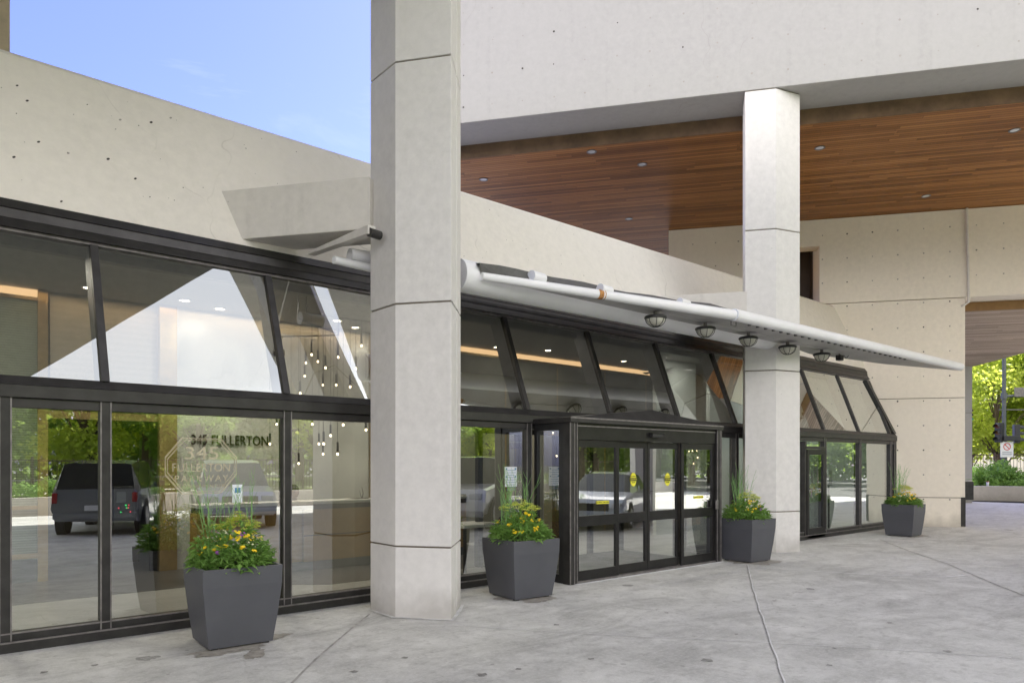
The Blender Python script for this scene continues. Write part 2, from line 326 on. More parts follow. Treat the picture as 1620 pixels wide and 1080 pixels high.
# ------------------------------------------------------------------ mesh builder
class MB:
    def __init__(s): s.v = []; s.f = []; s.m = []
    def add(s, vs, fs, m=0):
        b = len(s.v); s.v += [tuple(p) for p in vs]; s.f += [tuple(i+b for i in f) for f in fs]; s.m += [m]*len(fs); return s
    def quad(s, a, b, c, d, m=0): return s.add([a, b, c, d], [(0, 1, 2, 3)], m)
    def box(s, x0, x1, y0, y1, z0, z1, m=0, T=None):
        vs = [Vector(p) for p in ((x0, y0, z0), (x1, y0, z0), (x1, y1, z0), (x0, y1, z0), (x0, y0, z1), (x1, y0, z1), (x1, y1, z1), (x0, y1, z1))]
        if T is not None: vs = [T @ p for p in vs]
        return s.add(vs, [(0, 3, 2, 1), (4, 5, 6, 7), (0, 1, 5, 4), (1, 2, 6, 5), (2, 3, 7, 6), (3, 0, 4, 7)], m)
    def hexa(s, bottom, top, m=0):
        return s.add(list(bottom)+list(top), [(0, 3, 2, 1), (4, 5, 6, 7), (0, 1, 5, 4), (1, 2, 6, 5), (2, 3, 7, 6), (3, 0, 4, 7)], m)
    def prism(s, poly, z0, z1, m=0):
        n = len(poly)
        area = sum(poly[i][0]*poly[(i+1) % n][1]-poly[(i+1) % n][0]*poly[i][1] for i in range(n))
        if area < 0: poly = poly[::-1]
        vs = [(p[0], p[1], z0) for p in poly]+[(p[0], p[1], z1) for p in poly]
        fs = [tuple(range(n))[::-1], tuple(range(n, 2*n))]+[(i, (i+1) % n, (i+1) % n+n, i+n) for i in range(n)]
        return s.add(vs, fs, m)
    def tube(s, p0, p1, r0, r1=None, n=12, m=0, cap=True, mcap=None):
        r1 = r0 if r1 is None else r1; p0 = Vector(p0); p1 = Vector(p1); d = (p1-p0)
        if d.length < 1e-6: return s
        d.normalize(); a = d.orthogonal().normalized(); b = d.cross(a)
        vs = []
        for p, r in ((p0, r0), (p1, r1)):
            for i in range(n):
                t = 2*math.pi*i/n; vs.append(p+(a*math.cos(t)+b*math.sin(t))*r)
        s.add(vs, [(i, (i+1) % n, (i+1) % n+n, i+n) for i in range(n)], m)
        if cap:
            s.add(vs[:n], [tuple(range(n))[::-1]], m if mcap is None else mcap); s.add(vs[n:], [tuple(range(n))], m if mcap is None else mcap)
        return s
    def path(s, pts, radii, n=6, m=0):
        pts = [Vector(p) for p in pts]; rings = []
        d0 = (pts[1]-pts[0]).normalized(); a = d0.orthogonal().normalized(); b0 = len(s.v)
        for k, p in enumerate(pts):
            d = (pts[min(k+1, len(pts)-1)]-pts[max(k-1, 0)]).normalized()
            a = (a-d*a.dot(d)).normalized(); b = d.cross(a)
            for i in range(n):
                t = 2*math.pi*i/n; s.v.append(tuple(p+(a*math.cos(t)+b*math.sin(t))*radii[k]))
        for k in range(len(pts)-1):
            for i in range(n):
                s.f.append((b0+k*n+i, b0+k*n+(i+1) % n, b0+(k+1)*n+(i+1) % n, b0+(k+1)*n+i)); s.m.append(m)
        s.f.append(tuple(b0+i for i in range(n))[::-1]); s.m.append(m)
        s.f.append(tuple(b0+(len(pts)-1)*n+i for i in range(n))); s.m.append(m); return s
    def lathe(s, c, prof, n=16, m=0, sx=1., sy=1.):
        b0 = len(s.v); c = Vector(c)
        for r, z in prof:
            for i in range(n):
                t = 2*math.pi*i/n; s.v.append((c.x+r*math.cos(t)*sx, c.y+r*math.sin(t)*sy, c.z+z))
        for k in range(len(prof)-1):
            for i in range(n):
                s.f.append((b0+k*n+i, b0+k*n+(i+1) % n, b0+(k+1)*n+(i+1) % n, b0+(k+1)*n+i)); s.m.append(m)
        return s
    def disc(s, c, nrm, r, n=8, m=0, sq=1.0):
        c = Vector(c); nrm = Vector(nrm).normalized(); a = nrm.orthogonal().normalized(); b = nrm.cross(a)
        return s.add([c+(a*math.cos(2*math.pi*i/n)+b*math.sin(2*math.pi*i/n)*sq)*r for i in range(n)], [tuple(range(n))], m)
    def build(s, name, mats, parent=None, smooth=False, bevel=0, loc=None):
        me = bpy.data.meshes.new(name)
        if parent is not None: base = wmat(parent).inverted()
        else:
            if loc is None:
                xs = [p[0] for p in s.v]; ys = [p[1] for p in s.v]; zs = [p[2] for p in s.v]
                loc = ((min(xs)+max(xs))/2, (min(ys)+max(ys))/2, min(zs))
            base = Matrix.Translation(Vector(loc)).inverted()
        me.from_pydata([tuple(base @ Vector(p)) for p in s.v], [], s.f)
        if not isinstance(mats, (list, tuple)): mats = [mats]
        for mt in mats: me.materials.append(M[mt] if isinstance(mt, str) else mt)
        me.polygons.foreach_set('material_index', s.m)
        if smooth:
            me.polygons.foreach_set('use_smooth', [True]*len(s.f))
            me.update()
            try: me.set_sharp_from_angle(angle=R(38))
            except Exception: pass
        me.update()
        o = bpy.data.objects.new(name, me); COL.objects.link(o)
        if parent is not None: o.parent = parent
        else: o.location = loc
        if bevel:
            b = o.modifiers.new('edge_bevel', 'BEVEL'); b.width = bevel; b.segments = 2; b.limit_method = 'ANGLE'; b.angle_limit = R(40)
        return o
def wmat(o):
    m = o.matrix_basis.copy(); p = o.parent
    while p is not None: m = p.matrix_basis @ m; p = p.parent
    return m
def tag(o, label=None, cat=None, group=None, kind=None):
    if label: o['label'] = label
    if cat: o['category'] = cat
    if group: o['group'] = group
    if kind: o['kind'] = kind
    return o
def thing(name, label, cat, loc=(0, 0, 0), rot=0., group=None):
    o = bpy.data.objects.new(name, None); COL.objects.link(o); o.location = loc; o.rotation_euler = (0, 0, rot)
    o.empty_display_size = .1; return tag(o, label, cat, group)
def struct(o): o['kind'] = 'structure'; return o
def copy_tree(o, parent=None):
    c = o.copy(); COL.objects.link(c); c.parent = parent
    for ch in list(o.children):
        copy_tree(ch, c)
    return c
def text_mesh(body, size, mat, loc, name, parent=None, extrude=.004, align='CENTER', spacing=1.0, sx=1.0, rotz=0., weight=0.):
    cu = bpy.data.curves.new(name, 'FONT'); cu.body = body; cu.size = size; cu.extrude = extrude; cu.align_x = align; cu.align_y = 'CENTER'
    cu.space_character = spacing; cu.offset = weight; cu.resolution_u = 3
    tmp = bpy.data.objects.new('tmp_text', cu); COL.objects.link(tmp)
    dg = bpy.context.evaluated_depsgraph_get(); me = bpy.data.meshes.new_from_object(tmp.evaluated_get(dg))
    bpy.data.objects.remove(tmp)
    T = Matrix.Translation(Vector(loc)) @ Matrix.Rotation(rotz, 4, 'Z') @ Matrix.Rotation(R(90), 4, 'X') @ Matrix.Diagonal((sx, 1, 1, 1))
    me.transform(T)
    b = MB(); b.add([v.co for v in me.vertices], [tuple(p.vertices) for p in me.polygons]); bpy.data.meshes.remove(me)
    return b.build(name, mat, parent)

# ------------------------------------------------------------------ setting: ground
def polysheet(name, pts, z, mat): 
    b = MB(); b.add([(p[0], p[1], z) for p in pts], [tuple(range(len(pts)))]); return struct(b.build(name, mat))
polysheet('ground', [(-300, -300), (400, -300), (400, 400), (-300, 400)], -.03, 'asphalt')
polysheet('driveway', [(-40, -11.9), (36.5, -11.9), (36.5, 13), (-12, 13), (-40, 13)], 0.0, 'ground')
b = MB(); b.box(-60, 36.3, -90, -12.15, -.02, .35); struct(b.build('lawn', 'grass'))
b = MB(); b.box(-60, 36.3, -24.5, -22.3, .30, .354); struct(b.build('park_path', 'path'))
b = MB(); b.box(-60, 36.3, -62, -52, .30, .356); struct(b.build('far_street', 'asphalt'))
polysheet('street', [(39, -120), (58, -120), (58, 200), (39, 200)], -.022, 'asphalt')

def ribbon(pts, w, z, mat, name, wob=.3):
    b = MB(); P3 = []
    for i in range(len(pts)-1):
        p, q = Vector(pts[i]), Vector(pts[i+1]); n = max(2, int((q-p).length/.12))
        for k in range(n): P3.append(p.lerp(q, k/n))
    P3.append(Vector(pts[-1])); L_ = []; R_ = []
    for i, p in enumerate(P3):
        d = (P3[min(i+1, len(P3)-1)]-P3[max(0, i-1)]).normalized(); nn = Vector((-d.y, d.x))
        off = noise.noise(Vector((p.x*2.3, p.y*2.3, 1)))*.012
        ww = w*(1+wob*noise.noise(Vector((p.x*9, p.y*9, 5))))/2
        L_.append(p+nn*(ww+off)); R_.append(p-nn*(ww-off))
    n = len(P3); b.add([(q.x, q.y, z) for q in L_]+[(q.x, q.y, z) for q in R_], [(i+n, i+1+n, i+1, i) for i in range(n-1)])
    return struct(b.build(name, mat))
def G(px, py): return on_z(px, py, 0)[:2] if py > HY else None
ribbon([G(584, 971), G(545, 1003), G(500, 1042), G(440, 1100)], .022, .004, 'crack', 'pavement_joint')
ribbon([G(1182, 893), G(1190, 930), G(1205, 975), G(1221, 1022), G(1242, 1085)], .020, .004, 'crack', 'pavement_joint')
ribbon([G(1183, 893), G(1191, 930), G(1206, 975), G(1222, 1022), G(1243, 1085)], .016, .008, 'caulk', 'joint_sealant')
ribbon([G(735, 990), G(860, 998), G(1000, 1006), G(1215, 1016), G(1420, 1028), G(1600, 1040)], .014, .0045, 'caulk', 'pavement_hairline', .9)
ribbon([G(1195, 897), G(1300, 904), G(1400, 910), G(1500, 912), G(1540, 908)], .05, .0042, 'caulk', 'joint_sealant', .8)
ribbon([G(1420, 886), G(1520, 890), G(1640, 897)], .05, .0042, 'caulk', 'joint_sealant', .8)
ribbon([G(1392, 853), G(1440, 872), G(1500, 892), G(1560, 918), G(1640, 950)], .022, .0046, 'crack', 'pavement_joint')
# caulk round columns
def ring(poly, w, z, name):
    c = Vector((sum(p[0] for p in poly)/len(poly), sum(p[1] for p in poly)/len(poly)))
    b = MB(); n = len(poly); out = []
    for i in range(n):
        p = Vector(poly[i]); out.append(p+(p-c).normalized()*w)
    b.add([(p.x, p.y, z) for p in out]+[(poly[i][0], poly[i][1], z) for i in range(n)], [(i, (i+1) % n, (i+1) % n+n, i+n) for i in range(n)])
    for i in range(n): pass
    return struct(b.build(name, 'caulk'))
def blot(cx, cy, rx, ry, seed, name='damp_stain', rot=0., mat='wet', z=.0052):
    b = MB(); n = 64; vs = []
    for i in range(n):
        t = 2*math.pi*i/n; k = 1+.55*noise.noise(Vector((math.cos(t)*1.8, math.sin(t)*1.8, seed)))+.30*noise.noise(Vector((math.cos(t)*6, math.sin(t)*6, seed+9)))
        x = math.cos(t)*rx*k; y = math.sin(t)*ry*k
        vs.append((cx+x*math.cos(rot)-y*math.sin(rot), cy+x*math.sin(rot)+y*math.cos(rot), z))
    vs.append((cx, cy, z)); b.add(vs, [(i, (i+1) % n, n) for i in range(n)]); return struct(b.build(name, mat))

for i_, (px_, py_, rr_) in enumerate(((763, 1067, .045), (935, 1042, .03), (880, 988, .03), (1118, 1044, .05), (1312, 1052, .025), (1320, 1025, .02), (1055, 969, .025), (1165, 1003, .02), (1408, 985, .03), (640, 1040, .03), (560, 1062, .035), (150, 1052, .03), (70, 1063, .03), (1500, 1030, .035), (1225, 950, .025), (820, 1058, .025))):
    g_ = G(px_, py_); b = MB(); b.add([(g_[0]+rr_*(1+.3*math.sin(k*2.1+i_))*math.cos(k*.5236), g_[1]+rr_*(1+.3*math.cos(k*1.7+i_))*math.sin(k*.5236), .0038) for k in range(12)], [tuple(range(12))]); struct(b.build('pavement_spot', 'spot'))
# ------------------------------------------------------------------ columns
def seg_column(name, poly, levels, label, inset=.022, gap=.018, top=None, groove=None):
    poly = [O2(*p) for p in poly]
    c = Vector((sum(p[0] for p in poly)/len(poly), sum(p[1] for p in poly)/len(poly)))
    root = thing(name, label, 'column', (c.x, c.y, 0))
    b = MB(); lv = [0]+levels
    for i in range(len(lv)-1):
        b.prism(poly, lv[i]+(gap/2 if i else -.05), lv[i+1]-gap/2)
    b.build('shaft', 'col', root, bevel=.012)
    core = [tuple(Vector(p)+(c-Vector(p)).normalized()*inset) for p in poly]
    b = MB(); b.prism(core, .1, lv[-1]+.01); b.build('joint_filler', 'seam', root)
    ring(poly, .05, .0062, 'joint_sealant')
    return root, poly
LV = [.785, 3.466, 6.14, 8.80]
col1, c1poly = seg_column('concrete_column', [(-1.650, 8.318), (-1.291, 7.9), (-.659, 7.752), (-.636, 8.16), (-.650, 8.165), (-.650, 8.19), (-.633, 8.195), (-.614, 8.53), (-.902, 8.649), (-1.58, 8.594)],
    LV, 'tall faceted concrete column in the foreground, left of the entrance, with brown joints')
col2, c2poly = seg_column('concrete_column', [(4.448, 13.63), (4.996, 13.5), (5.54, 13.73), (5.50, 14.35), (4.9, 14.40), (4.588, 14.19)],
    LV, 'concrete column right of the entrance doors carrying the upper wall, behind a planter')
col3, c3poly = seg_column('concrete_column', [(14.4, 11.3), (15.0, 11.15), (15.55, 11.4), (15.5, 12.0), (14.7, 12.0)],
    LV, 'concrete column far to the right, seen only mirrored in the door glass')

# tie beams between columns and the leaning apron
def tie(x0, y0, t0, t1, z0, z1, label, th=.55):
    p = Vector(O2(x0, y0)); d = Vector((FD.x, FD.y)); q = Vector((FP.x, FP.y))
    a = p+d*t0; c = p+d*t1
    b = MB()
    def yl(z): return GW+(z-ZT)*SL+.05
    # clip far end against the leaning apron
    def hit(base, z):
        t = (yl(z)-base.y)/d.y; return base+d*t
    f = [a, hit(p, z0), hit(p+q*th, z0), a+q*th]; g = [a, hit(p, z1), hit(p+q*th, z1), a+q*th]
    b.hexa([(v.x, v.y, z0) for v in f[::-1]], [(v.x, v.y, z1) for v in g[::-1]])
    o = b.build('tie_beam', 'tie', bevel=.01); tag(o, label, 'beam'); return o
tie(-3.36, 8.575, -1.78, 1, 4.385, 4.985, 'weathered concrete beam joining the foreground column to the leaning wall')
tie(4.46, 13.626, -.03, 2, 4.30, 4.985, 'concrete beam joining the right-hand column to the leaning wall above the canopy')

# ------------------------------------------------------------------ leaning apron and far wall
def yl(z): return GW+(z-ZT)*SL
b = MB(); X0, X1 = -9.0, 20.9; ztop = 6.10; cr = .07
prof = [(yl(4.30), 4.30), (yl(ztop-cr), ztop-cr), (yl(ztop)+.02, ztop-.02), (yl(ztop)+.06, ztop), (yl(ztop)+.5, ztop), (yl(ztop)+.5, 5.9), (yl(4.30)+.35, 4.30)]
n = len(prof)
b.add([(X0, p[0], p[1]) for p in prof]+[(X1, p[0], p[1]) for p in prof], [(i, i+n, (i+1) % n+n, (i+1) % n) for i in range(n)]+[tuple(range(n)), tuple(range(n, 2*n))[::-1]])
nrm = Vector((0, -1, SL)).normalized()
for px, py in ((27, 136), (138, 166), (61, 225), (97, 319), (239, 194), (190, 190), (107, 242), (171, 252), (237, 312), (214, 283), (270, 187), (22, 249), (43, 160), (108, 243)):
    a = (px-CX)/FL; dz = (HY-py)/FL; t = (GW+(EYE-ZT)*SL)/((CT-a*ST)-dz*SL)
    c = Vector((t*(a*CT+ST), t*(CT-a*ST), EYE+dz*t))+nrm*.004; b.disc(c, nrm, random.choice((.019, .022, .016, .010)), 8, random.choice((1, 2)), .6)
for i in range(70):
    z = random.uniform(4.5, 6.0); x = random.uniform(.5, 16); c = Vector((x, yl(z), z))+nrm*.004; b.disc(c, nrm, random.uniform(.004, .011), 6, random.choice((1, 2)), random.uniform(.4, 1))
tag(b.build('leaning_wall', ['apron', 'hole', 'plug']), 'leaning painted concrete wall running above all of the sloped windows', 'wall')
b = MB(); b.box(-9, 20.3, 9.7, 30, 5.85, 6.0); tag(b.build('flat_roof', 'tower'), 'flat roof slab of the low lobby wing behind the leaning wall', 'roof')
b = MB(); b.box(.2, 1.094, 11.3, 12.2, 6.0, 14); tag(b.build('roof_pier', 'pier', bevel=.01), 'tan pier rising over the leaning wall at the upper left corner', 'pier')

TF = Matrix(((FD.x*-1, FP.x, 0, 0), (FD.y*-1, FP.y, 0, 0), (0, 0, 1, 0), (0, 0, 0, 1)))   # local x = rightwards along tower front, y = into tower
def TFat(X, Y, z=0): p = O(X, Y, z); return Matrix.Translation(Vector(p)) @ TF
# far wall: origin at left end (px 1058)
TW = TFat(4.58, 20.86)
WR = (12.12-4.58)/.9736            # width to the passage
b = MB()
gap = .02
b.box(0, .2, 0, .5, 0, .785-gap/2, 0, TW)
seg = [(0, .785), (.785, 3.466), (3.466, 6.14)]
for z0, z1 in seg: b.box(0, WR, 0, .5, z0+(gap/2 if z0 else 0), z1-gap/2, 0, TW)
# upper band with the stair opening
ax = (1267-CX)/FL
def wloc(px, py):
    a = (px-CX)/FL; Y = 21.932/(1+.2346*a); X = a*Y; p = TW.inverted() @ Vector(O(X, Y, EYE+(HY-py)/FL*Y)); return p.x, p.z
ox0, oz1 = wloc(1250, 392); ox1, _ = wloc(1296.5, 392); oz0 = 6.16
b.box(0, ox0, -.01, .5, 6.15, 8.5, 0, TW); b.box(ox1, WR+6.6, -.01, 1.0, 6.15, 8.5, 0, TW)
b.box(ox0, ox1, -.01, .5, oz1, 8.5, 0, TW)
b.box(.02, WR-.02, .03, .46, .02, 8.4, 1, TW)if False else None
b.box(.02, WR-.02, .03, .46, .02, 6.12, 1, TW)
# tie holes
c0x, _ = wloc(1340, 480); sp = .74
r = random.Random(3)
xs = [wloc(p, 480)[0] for p in (1096, 1132, 1168, 1301, 1340, 1380, 1420, 1461, 1502.5, 1544.5, 1587.5)]
for i, x in enumerate(xs):
    for k in range(12):
        z = 8.05-k*.665
        if z < 6.1 and (x > WR or i < 4): continue
        if i < 3 and z < 6.9: continue
        if z > 6.1 and ox0-.1 < x < ox1+.02 and z < oz1: continue
        c = TW @ Vector((x, -.014 if z > 6.15 else -.004, z)); b.disc(c, TW.to_3x3() @ Vector((0, -1, 0)), r.uniform(.016, .024), 8, r.choice((2, 3, 3)))
tag(b.build('board_marked_wall', ['far', 'seam', 'hole', 'plug']), 'tall beige concrete end wall with rows of tie holes, right of the windows', 'wall')
# stair opening interior
root = thing('stair_opening', 'dark stair opening with a yellow lit panel in the beige end wall', 'opening', tuple(TW @ Vector((ox0, .5, oz0))))
b = MB(); b.box(ox0, ox1+.3, 1.6, 1.7, 6.0, 8.5, 0, TW); b.box(ox1+.02, ox1+.12, .5, 1.6, 6.0, 8.5, 0, TW); b.build('niche_wall', 'deskdark', root)
lx, _ = wloc(1269.5, 440); b = MB(); b.box(lx-.25, lx+.02, .9, .95, 6.6, 7.75, 0, TW); b.build('lit_panel', m_emit('yellow_glow', (.95, .55, .03), .3), root)
b = MB(); q0 = TW @ Vector((ox1-.25, .8, 6.3)); q1 = TW @ Vector((ox1-.5, 1.3, 6.9)); b.tube(q0, q1, .02); b.build('handrail', 'frame_light', root)
b = MB(); xx, _ = wloc(1529.5, 400)
pts = [TW @ Vector((xx-.02, -.06, 8.5)), TW @ Vector((xx+.03, -.06, 6.0)), TW @ Vector((xx-.10, -.02, 5.92)), TW @ Vector((xx-.14, .1, 5.9))]
b.path(pts, [.035]*4, 8); tag(b.build('conduit_pipe', 'tie', smooth=True), 'thin vertical conduit on the upper beige wall above the passage', 'pipe')
# dark metal guards at passage corner
root = thing('corner_guard', 'dark metal corner guard on the base of the beige wall beside the passage', 'guard', tuple(TW @ Vector((WR, 0, 0))))
b = MB(); b.box(WR-.10, WR+.012, -.012, .35, .02, .80, 0, TW); b.build('guard_plate', 'frame', root, bevel=.004)

# ------------------------------------------------------------------ tower: front beam, soffits, mass
TB = TFat(4.996, 13.5)            # origin at column two front corner
xl = -7.2; xr = 16.5
b = MB(); b.box(xl, xr, 0, 1.04, 8.81, 16.5, 0, TB)
r = random.Random(5)
Ti = TB.inverted()
def bl(px, py):
    a = (px-CX)/FL; Y = 14.6716/(1+.2346*a); p = Ti @ Vector(O(a*Y, Y, EYE+(HY-py)/FL*Y)); return p.x, p.z
cols = [bl(px, 150)[0] for px in (733, 779, 827, 876, 926, 977, 1028, 1081, 1135, 1190, 1246.5, 1304, 1363, 1423, 1484, 1547, 1611)]
zr = [9.13+k*.66 for k in range(5)]
for i, x in enumerate(cols):
    for j, z in enumerate(zr):
        c = TB @ Vector((x+r.uniform(-.01, .01), -.004, z+r.uniform(-.01, .01)))
        b.disc(c, TB.to_3x3() @ Vector((0, -1, 0)), r.uniform(.013, .022), 8, r.choice((1, 2, 2, 2)))
tag(b.build('upper_concrete_wall', ['wall', 'hole', 'plug'], bevel=.012), 'pale upper concrete wall with tie holes, resting on the right-hand column', 'wall')
b = MB(); b.box(xl, xr, 1.04, 18.5, 8.52, 8.75, 0, TB); tag(b.build('wood_ceiling', 'wood'), 'reddish brown wood plank ceiling under the upper building', 'ceiling')
b = MB(); b.box(xl, xr, 1.02, 1.055, 8.515, 8.82, 0, TB); tag(b.build('rusty_flashing', 'rust'), 'rusty brown flashing strip along the front of the wood ceiling', 'flashing')
root = thing('tower_block', 'upper storeys of the concrete tower above the wood ceiling', 'building', tuple(TB @ Vector((8, 9, 16.5))))
b = MB(); b.box(xl+.2, xr-.2, 1.1, 17.5, 8.76, 36, 0, TB); b.build('wall', 'tower', root)
b = MB()
for f in range(5): b.box(xl+1, xr-1, 1.0, 1.2, 18+f*3.2, 19.5+f*3.2, 0, TB)
b.build('window', 'bldgwin', root)
# recessed lights in wood ceiling
k = 0
for px, py, lab in ((765, 284, 'leftmost, nearest the foreground column'), (936, 240, 'close behind the rusty flashing'), (1016, 260, 'bright one left of the right-hand column'),
                    (995, 346, 'deepest one, above the leaning wall'), (1297, 234, 'just right of the right-hand column'), (1605, 206, 'at the right edge of the picture'), (1465, 310, 'near the beige end wall')):
    p = on_z(px, py, 8.52); root = thing('ceiling_downlight', 'unlit round downlight in the wood ceiling, '+lab, 'downlight', p, group='downlights in the wood ceiling')
    b = MB(); b.lathe(p, [(.11, 0), (.11, -.012), (.085, -.012), (.08, .0)], 20); b.build('trim_ring', 'frame_light', root)
    b = MB(); b.disc((p[0], p[1], p[2]-.004), (0, 0, -1), .08, 16); b.build('lens', 'head', root)
# low passage soffit (beyond the end wall)
b = MB(); P4 = [O2(11.9, 19.9), O2(18.4, 18.4), O2(20.15, 31.3), O2(13, 33.5)]; b.prism(P4, 5.93, 6.12)
for k in (3.2, 6.4, 9.6):
    a = Vector(O2(11.9, 19.9))+Vector((FP.x, FP.y))*k; c = a-Vector((FD.x, FD.y))*7.0
    b.box(0, 0.001, 0, .001, 0, .001, 1)
tag(b.build('passage_ceiling', ['wood2', 'crack']), 'weathered grey wood ceiling over the passage at the right edge', 'ceiling')
b = MB(); T2 = TFat(11.9, 19.85); b.box(0, 6.7, 0, .06, 5.90, 6.14, 0, T2); tag(b.build('amber_fascia_board', m_plain('amber_wood', (.24, .13, .045), .6)), 'amber wood board along the near edge of the passage ceiling', 'board')
b = MB(); T3 = TFat(*(lambda Y: ((1538-CX)/FL*Y, Y))(31.0)); 
for z0, z1 in ((.0, 1.02), (1.04, 3.9), (3.92, 5.93)): b.box(-1.6, 0, 0, .9, z0, z1, 0, T3)
tag(b.build('passage_pier', 'wall'), 'narrow pale concrete pier closing the far end of the passage', 'pier')
b = MB(); b.box(-.36, .05, -.03, .3, -.02+.15, .92, 0, T3); tag(b.build('impact_guard', 'frame', bevel=.01), 'dark metal impact box on the foot of the far passage pier', 'guard')

# overhead slabs above the drive (out of frame, mirrored in the sloped glass)
P1 = (-1.291, 7.9)
def FO(t, s=0): return O2(P1[0]-.9736*t+.2284*s, P1[1]+.2284*t+.9736*s)
b = MB(); b.prism([O2(.12, -9), O2(.12, 8.6), O2(-8, 10.5), O2(-14, 10.7), O2(-14, -9)], 8.85, 9.4); tag(b.build('overhead_slab', 'slab'), 'dark grey overhead slab left of the drive, above the picture', 'slab')
b = MB(); b.prism([O2(.125, 7.13), O2(.125, 8.59), O2(16, 4.87), O2(16, 3.4)], 8.85, 8.98); tag(b.build('overhead_beam', 'tie'), 'front concrete beam crossing high over the drive, mirrored in the sloped glass', 'beam')
b = MB(); b.prism([O2(.125, 8.6), O2(1.5, 8.28), O2(1.5, 8.52), O2(16, 5.12), O2(16, 7.2), O2(.125, 10.2)], 8.86, 8.98); tag(b.build('overhead_beam', 'tie'), 'rear concrete beam over the drive, behind a narrow slit of sky', 'beam')

b = MB(); b.prism([O2(-14, -12), O2(-13.4, -12), O2(-13.4, 9.8), O2(-14, 9.8)], 0, 8.84); tag(b.build('added_shade_wall', 'tie'), 'added grey side wall far left of the drive, unseen, blocking low light', 'wall')  # added, never in view: blocks low light so left faces go darker
# ------------------------------------------------------------------ storefront glazing
MS = 3.353; MD = 1.849
mull = [MS+MD*k for k in range(10)]                # 3.353 ... 19.99
left = [-3.0, -1.15, .722, 1.522]
lower = left+mull
upper = [-3.9, -2.05, -.2, 1.522]+mull
XE = 20.32; XS = -5.0
YI = .075
sf = thing('glass_storefront', 'dark framed two-tier lobby glazing with sloped upper panes, along the whole front', 'storefront', (7, GW, 0))
VX0, VX1 = 7.12, 10.84
def clash(x): return VX0+.12 < x < VX1-.12
def frame_bar(x, w=.085, z0=.0, z1=2.3, name='mullion'):
    b = MB(); b.box(x-w/2, x+w/2, GW-.05, GW+.10, z0, z1); 
    b.box(x-w/2-.006, x-w/2+.006, GW-.056, GW-.044, z0+.1, z1, 1); b.box(x+w/2-.006, x+w/2+.006, GW-.056, GW-.044, z0+.1, z1, 1)
    b.build(name, ['frame', 'frame_light'], sf)
for x in lower:
    if not clash(x): frame_bar(x)
frame_bar(XE-.06, .12)
def segs(a, b_):                                  # stretches of the front outside the entrance box
    return [(a, VX0), (VX1, b_)]
# transom band (2 step)
b = MB()
b.box(XS, XE, GW-.075, GW+.12, 2.30, 2.415); b.box(XS, XE, GW-.04, GW+.1, 2.21, 2.298)
b.hexa([(XS, GW-.085, 2.417), (XS, GW+.14, 2.417), (XE, GW+.14, 2.417), (XE, GW-.085, 2.417)][::-1], [(XS, GW-.02, 2.50), (XS, GW+.14, 2.50), (XE, GW+.14, 2.50), (XE, GW-.02, 2.50)][::-1], 0)
b.build('transom', ['frame', 'frame_light'], sf, bevel=.004)
b = MB()
for a, c in segs(XS, XE):
    b.box(a, c, GW-.075, GW+.10, 0, .095); b.box(a, c, GW-.045, GW+.08, .097, .17)
    b.box(a, c, GW-.081, GW-.06, .085, .10, 1); b.box(a, c, GW-.051, GW-.03, .162, .175, 1)
b.build('sill', ['frame', 'frame_light'], sf)
# header, stepped
b = MB()
def hb(z0, z1, o0, o1, m=0):
    b.hexa([(XS, yl(z0)-o0, z0), (XE-.3, yl(z0)-o0, z0), (XE-.3, yl(z0)+.15, z0), (XS, yl(z0)+.15, z0)], [(XS, yl(z1)-o1, z1), (XE-.3, yl(z1)-o1, z1), (XE-.3, yl(z1)+.15, z1), (XS, yl(z1)+.15, z1)], m)
hb(4.19, 4.295, .07, .03); hb(4.09, 4.188, .035, .055); hb(3.985, 4.088, .06, .03); hb(3.95, 3.984, .02, .02, 1)
b.build('header', ['frame', 'frame_light'], sf)
def slant(x, w=.075, name='sloped_mullion', d0=.04, d1=.11, xt=0.):
    b = MB(); z0, z1 = 2.50, 3.95
    b.hexa([(x-w/2, yl(z0)-d0, z0), (x+w/2, yl(z0)-d0, z0), (x+w/2, yl(z0)+d1, z0), (x-w/2, yl(z0)+d1, z0)],
           [(x-w/2+xt, yl(z1)-d0, z1), (x+w/2+xt, yl(z1)-d0, z1), (x+w/2+xt, yl(z1)+d1, z1), (x-w/2+xt, yl(z1)+d1, z1)])
    b.build(name, 'frame', sf, bevel=.003)
for x in upper: slant(x)
# deep inner fins behind the sloped mullions
for x in mull[2:]+[MS, 1.522]:
    b = MB(); z0, z1 = 2.45, 4.1
    b.hexa([(x-.03, yl(z0)+.112, z0), (x+.03, yl(z0)+.112, z0), (x+.03, yl(z0)+.30, z0), (x-.03, yl(z0)+.30, z0)],
           [(x-.03, yl(z1)+.112, z1), (x+.03, yl(z1)+.112, z1), (x+.03, yl(z1)+.30, z1), (x-.03, yl(z1)+.30, z1)]); b.build('fin', 'frame_dk', sf)
slant(XE-.08, .15, 'end_mullion', .06, .14, -.42)
def pane(pts, d, mat, name='window_pane', parent=None):
    pts = [Vector(p) for p in pts]; nrm = (pts[1]-pts[0]).cross(pts[2]-pts[0]).normalized()   # outward
    q = [p-nrm*d for p in pts]; b = MB(); b.add(pts, [(0, 1, 2, 3)], 0)
    b.add(q, [(3, 2, 1, 0)], 1); return b.build(name, [mat, 'clear'], parent or sf)
lo = lower+[XE-.06]
for i in range(len(lo)-1):
    a, c = lo[i]+.0425, lo[i+1]-.0425
    if clash((a+c)/2): continue
    if abs(lo[i]-mull[7]) < .01 and False: pass
    pane([(a, GW, .172), (c, GW, .172), (c, GW, 2.208), (a, GW, 2.208)], .012, 'glass')
up = upper+[XE-.14]
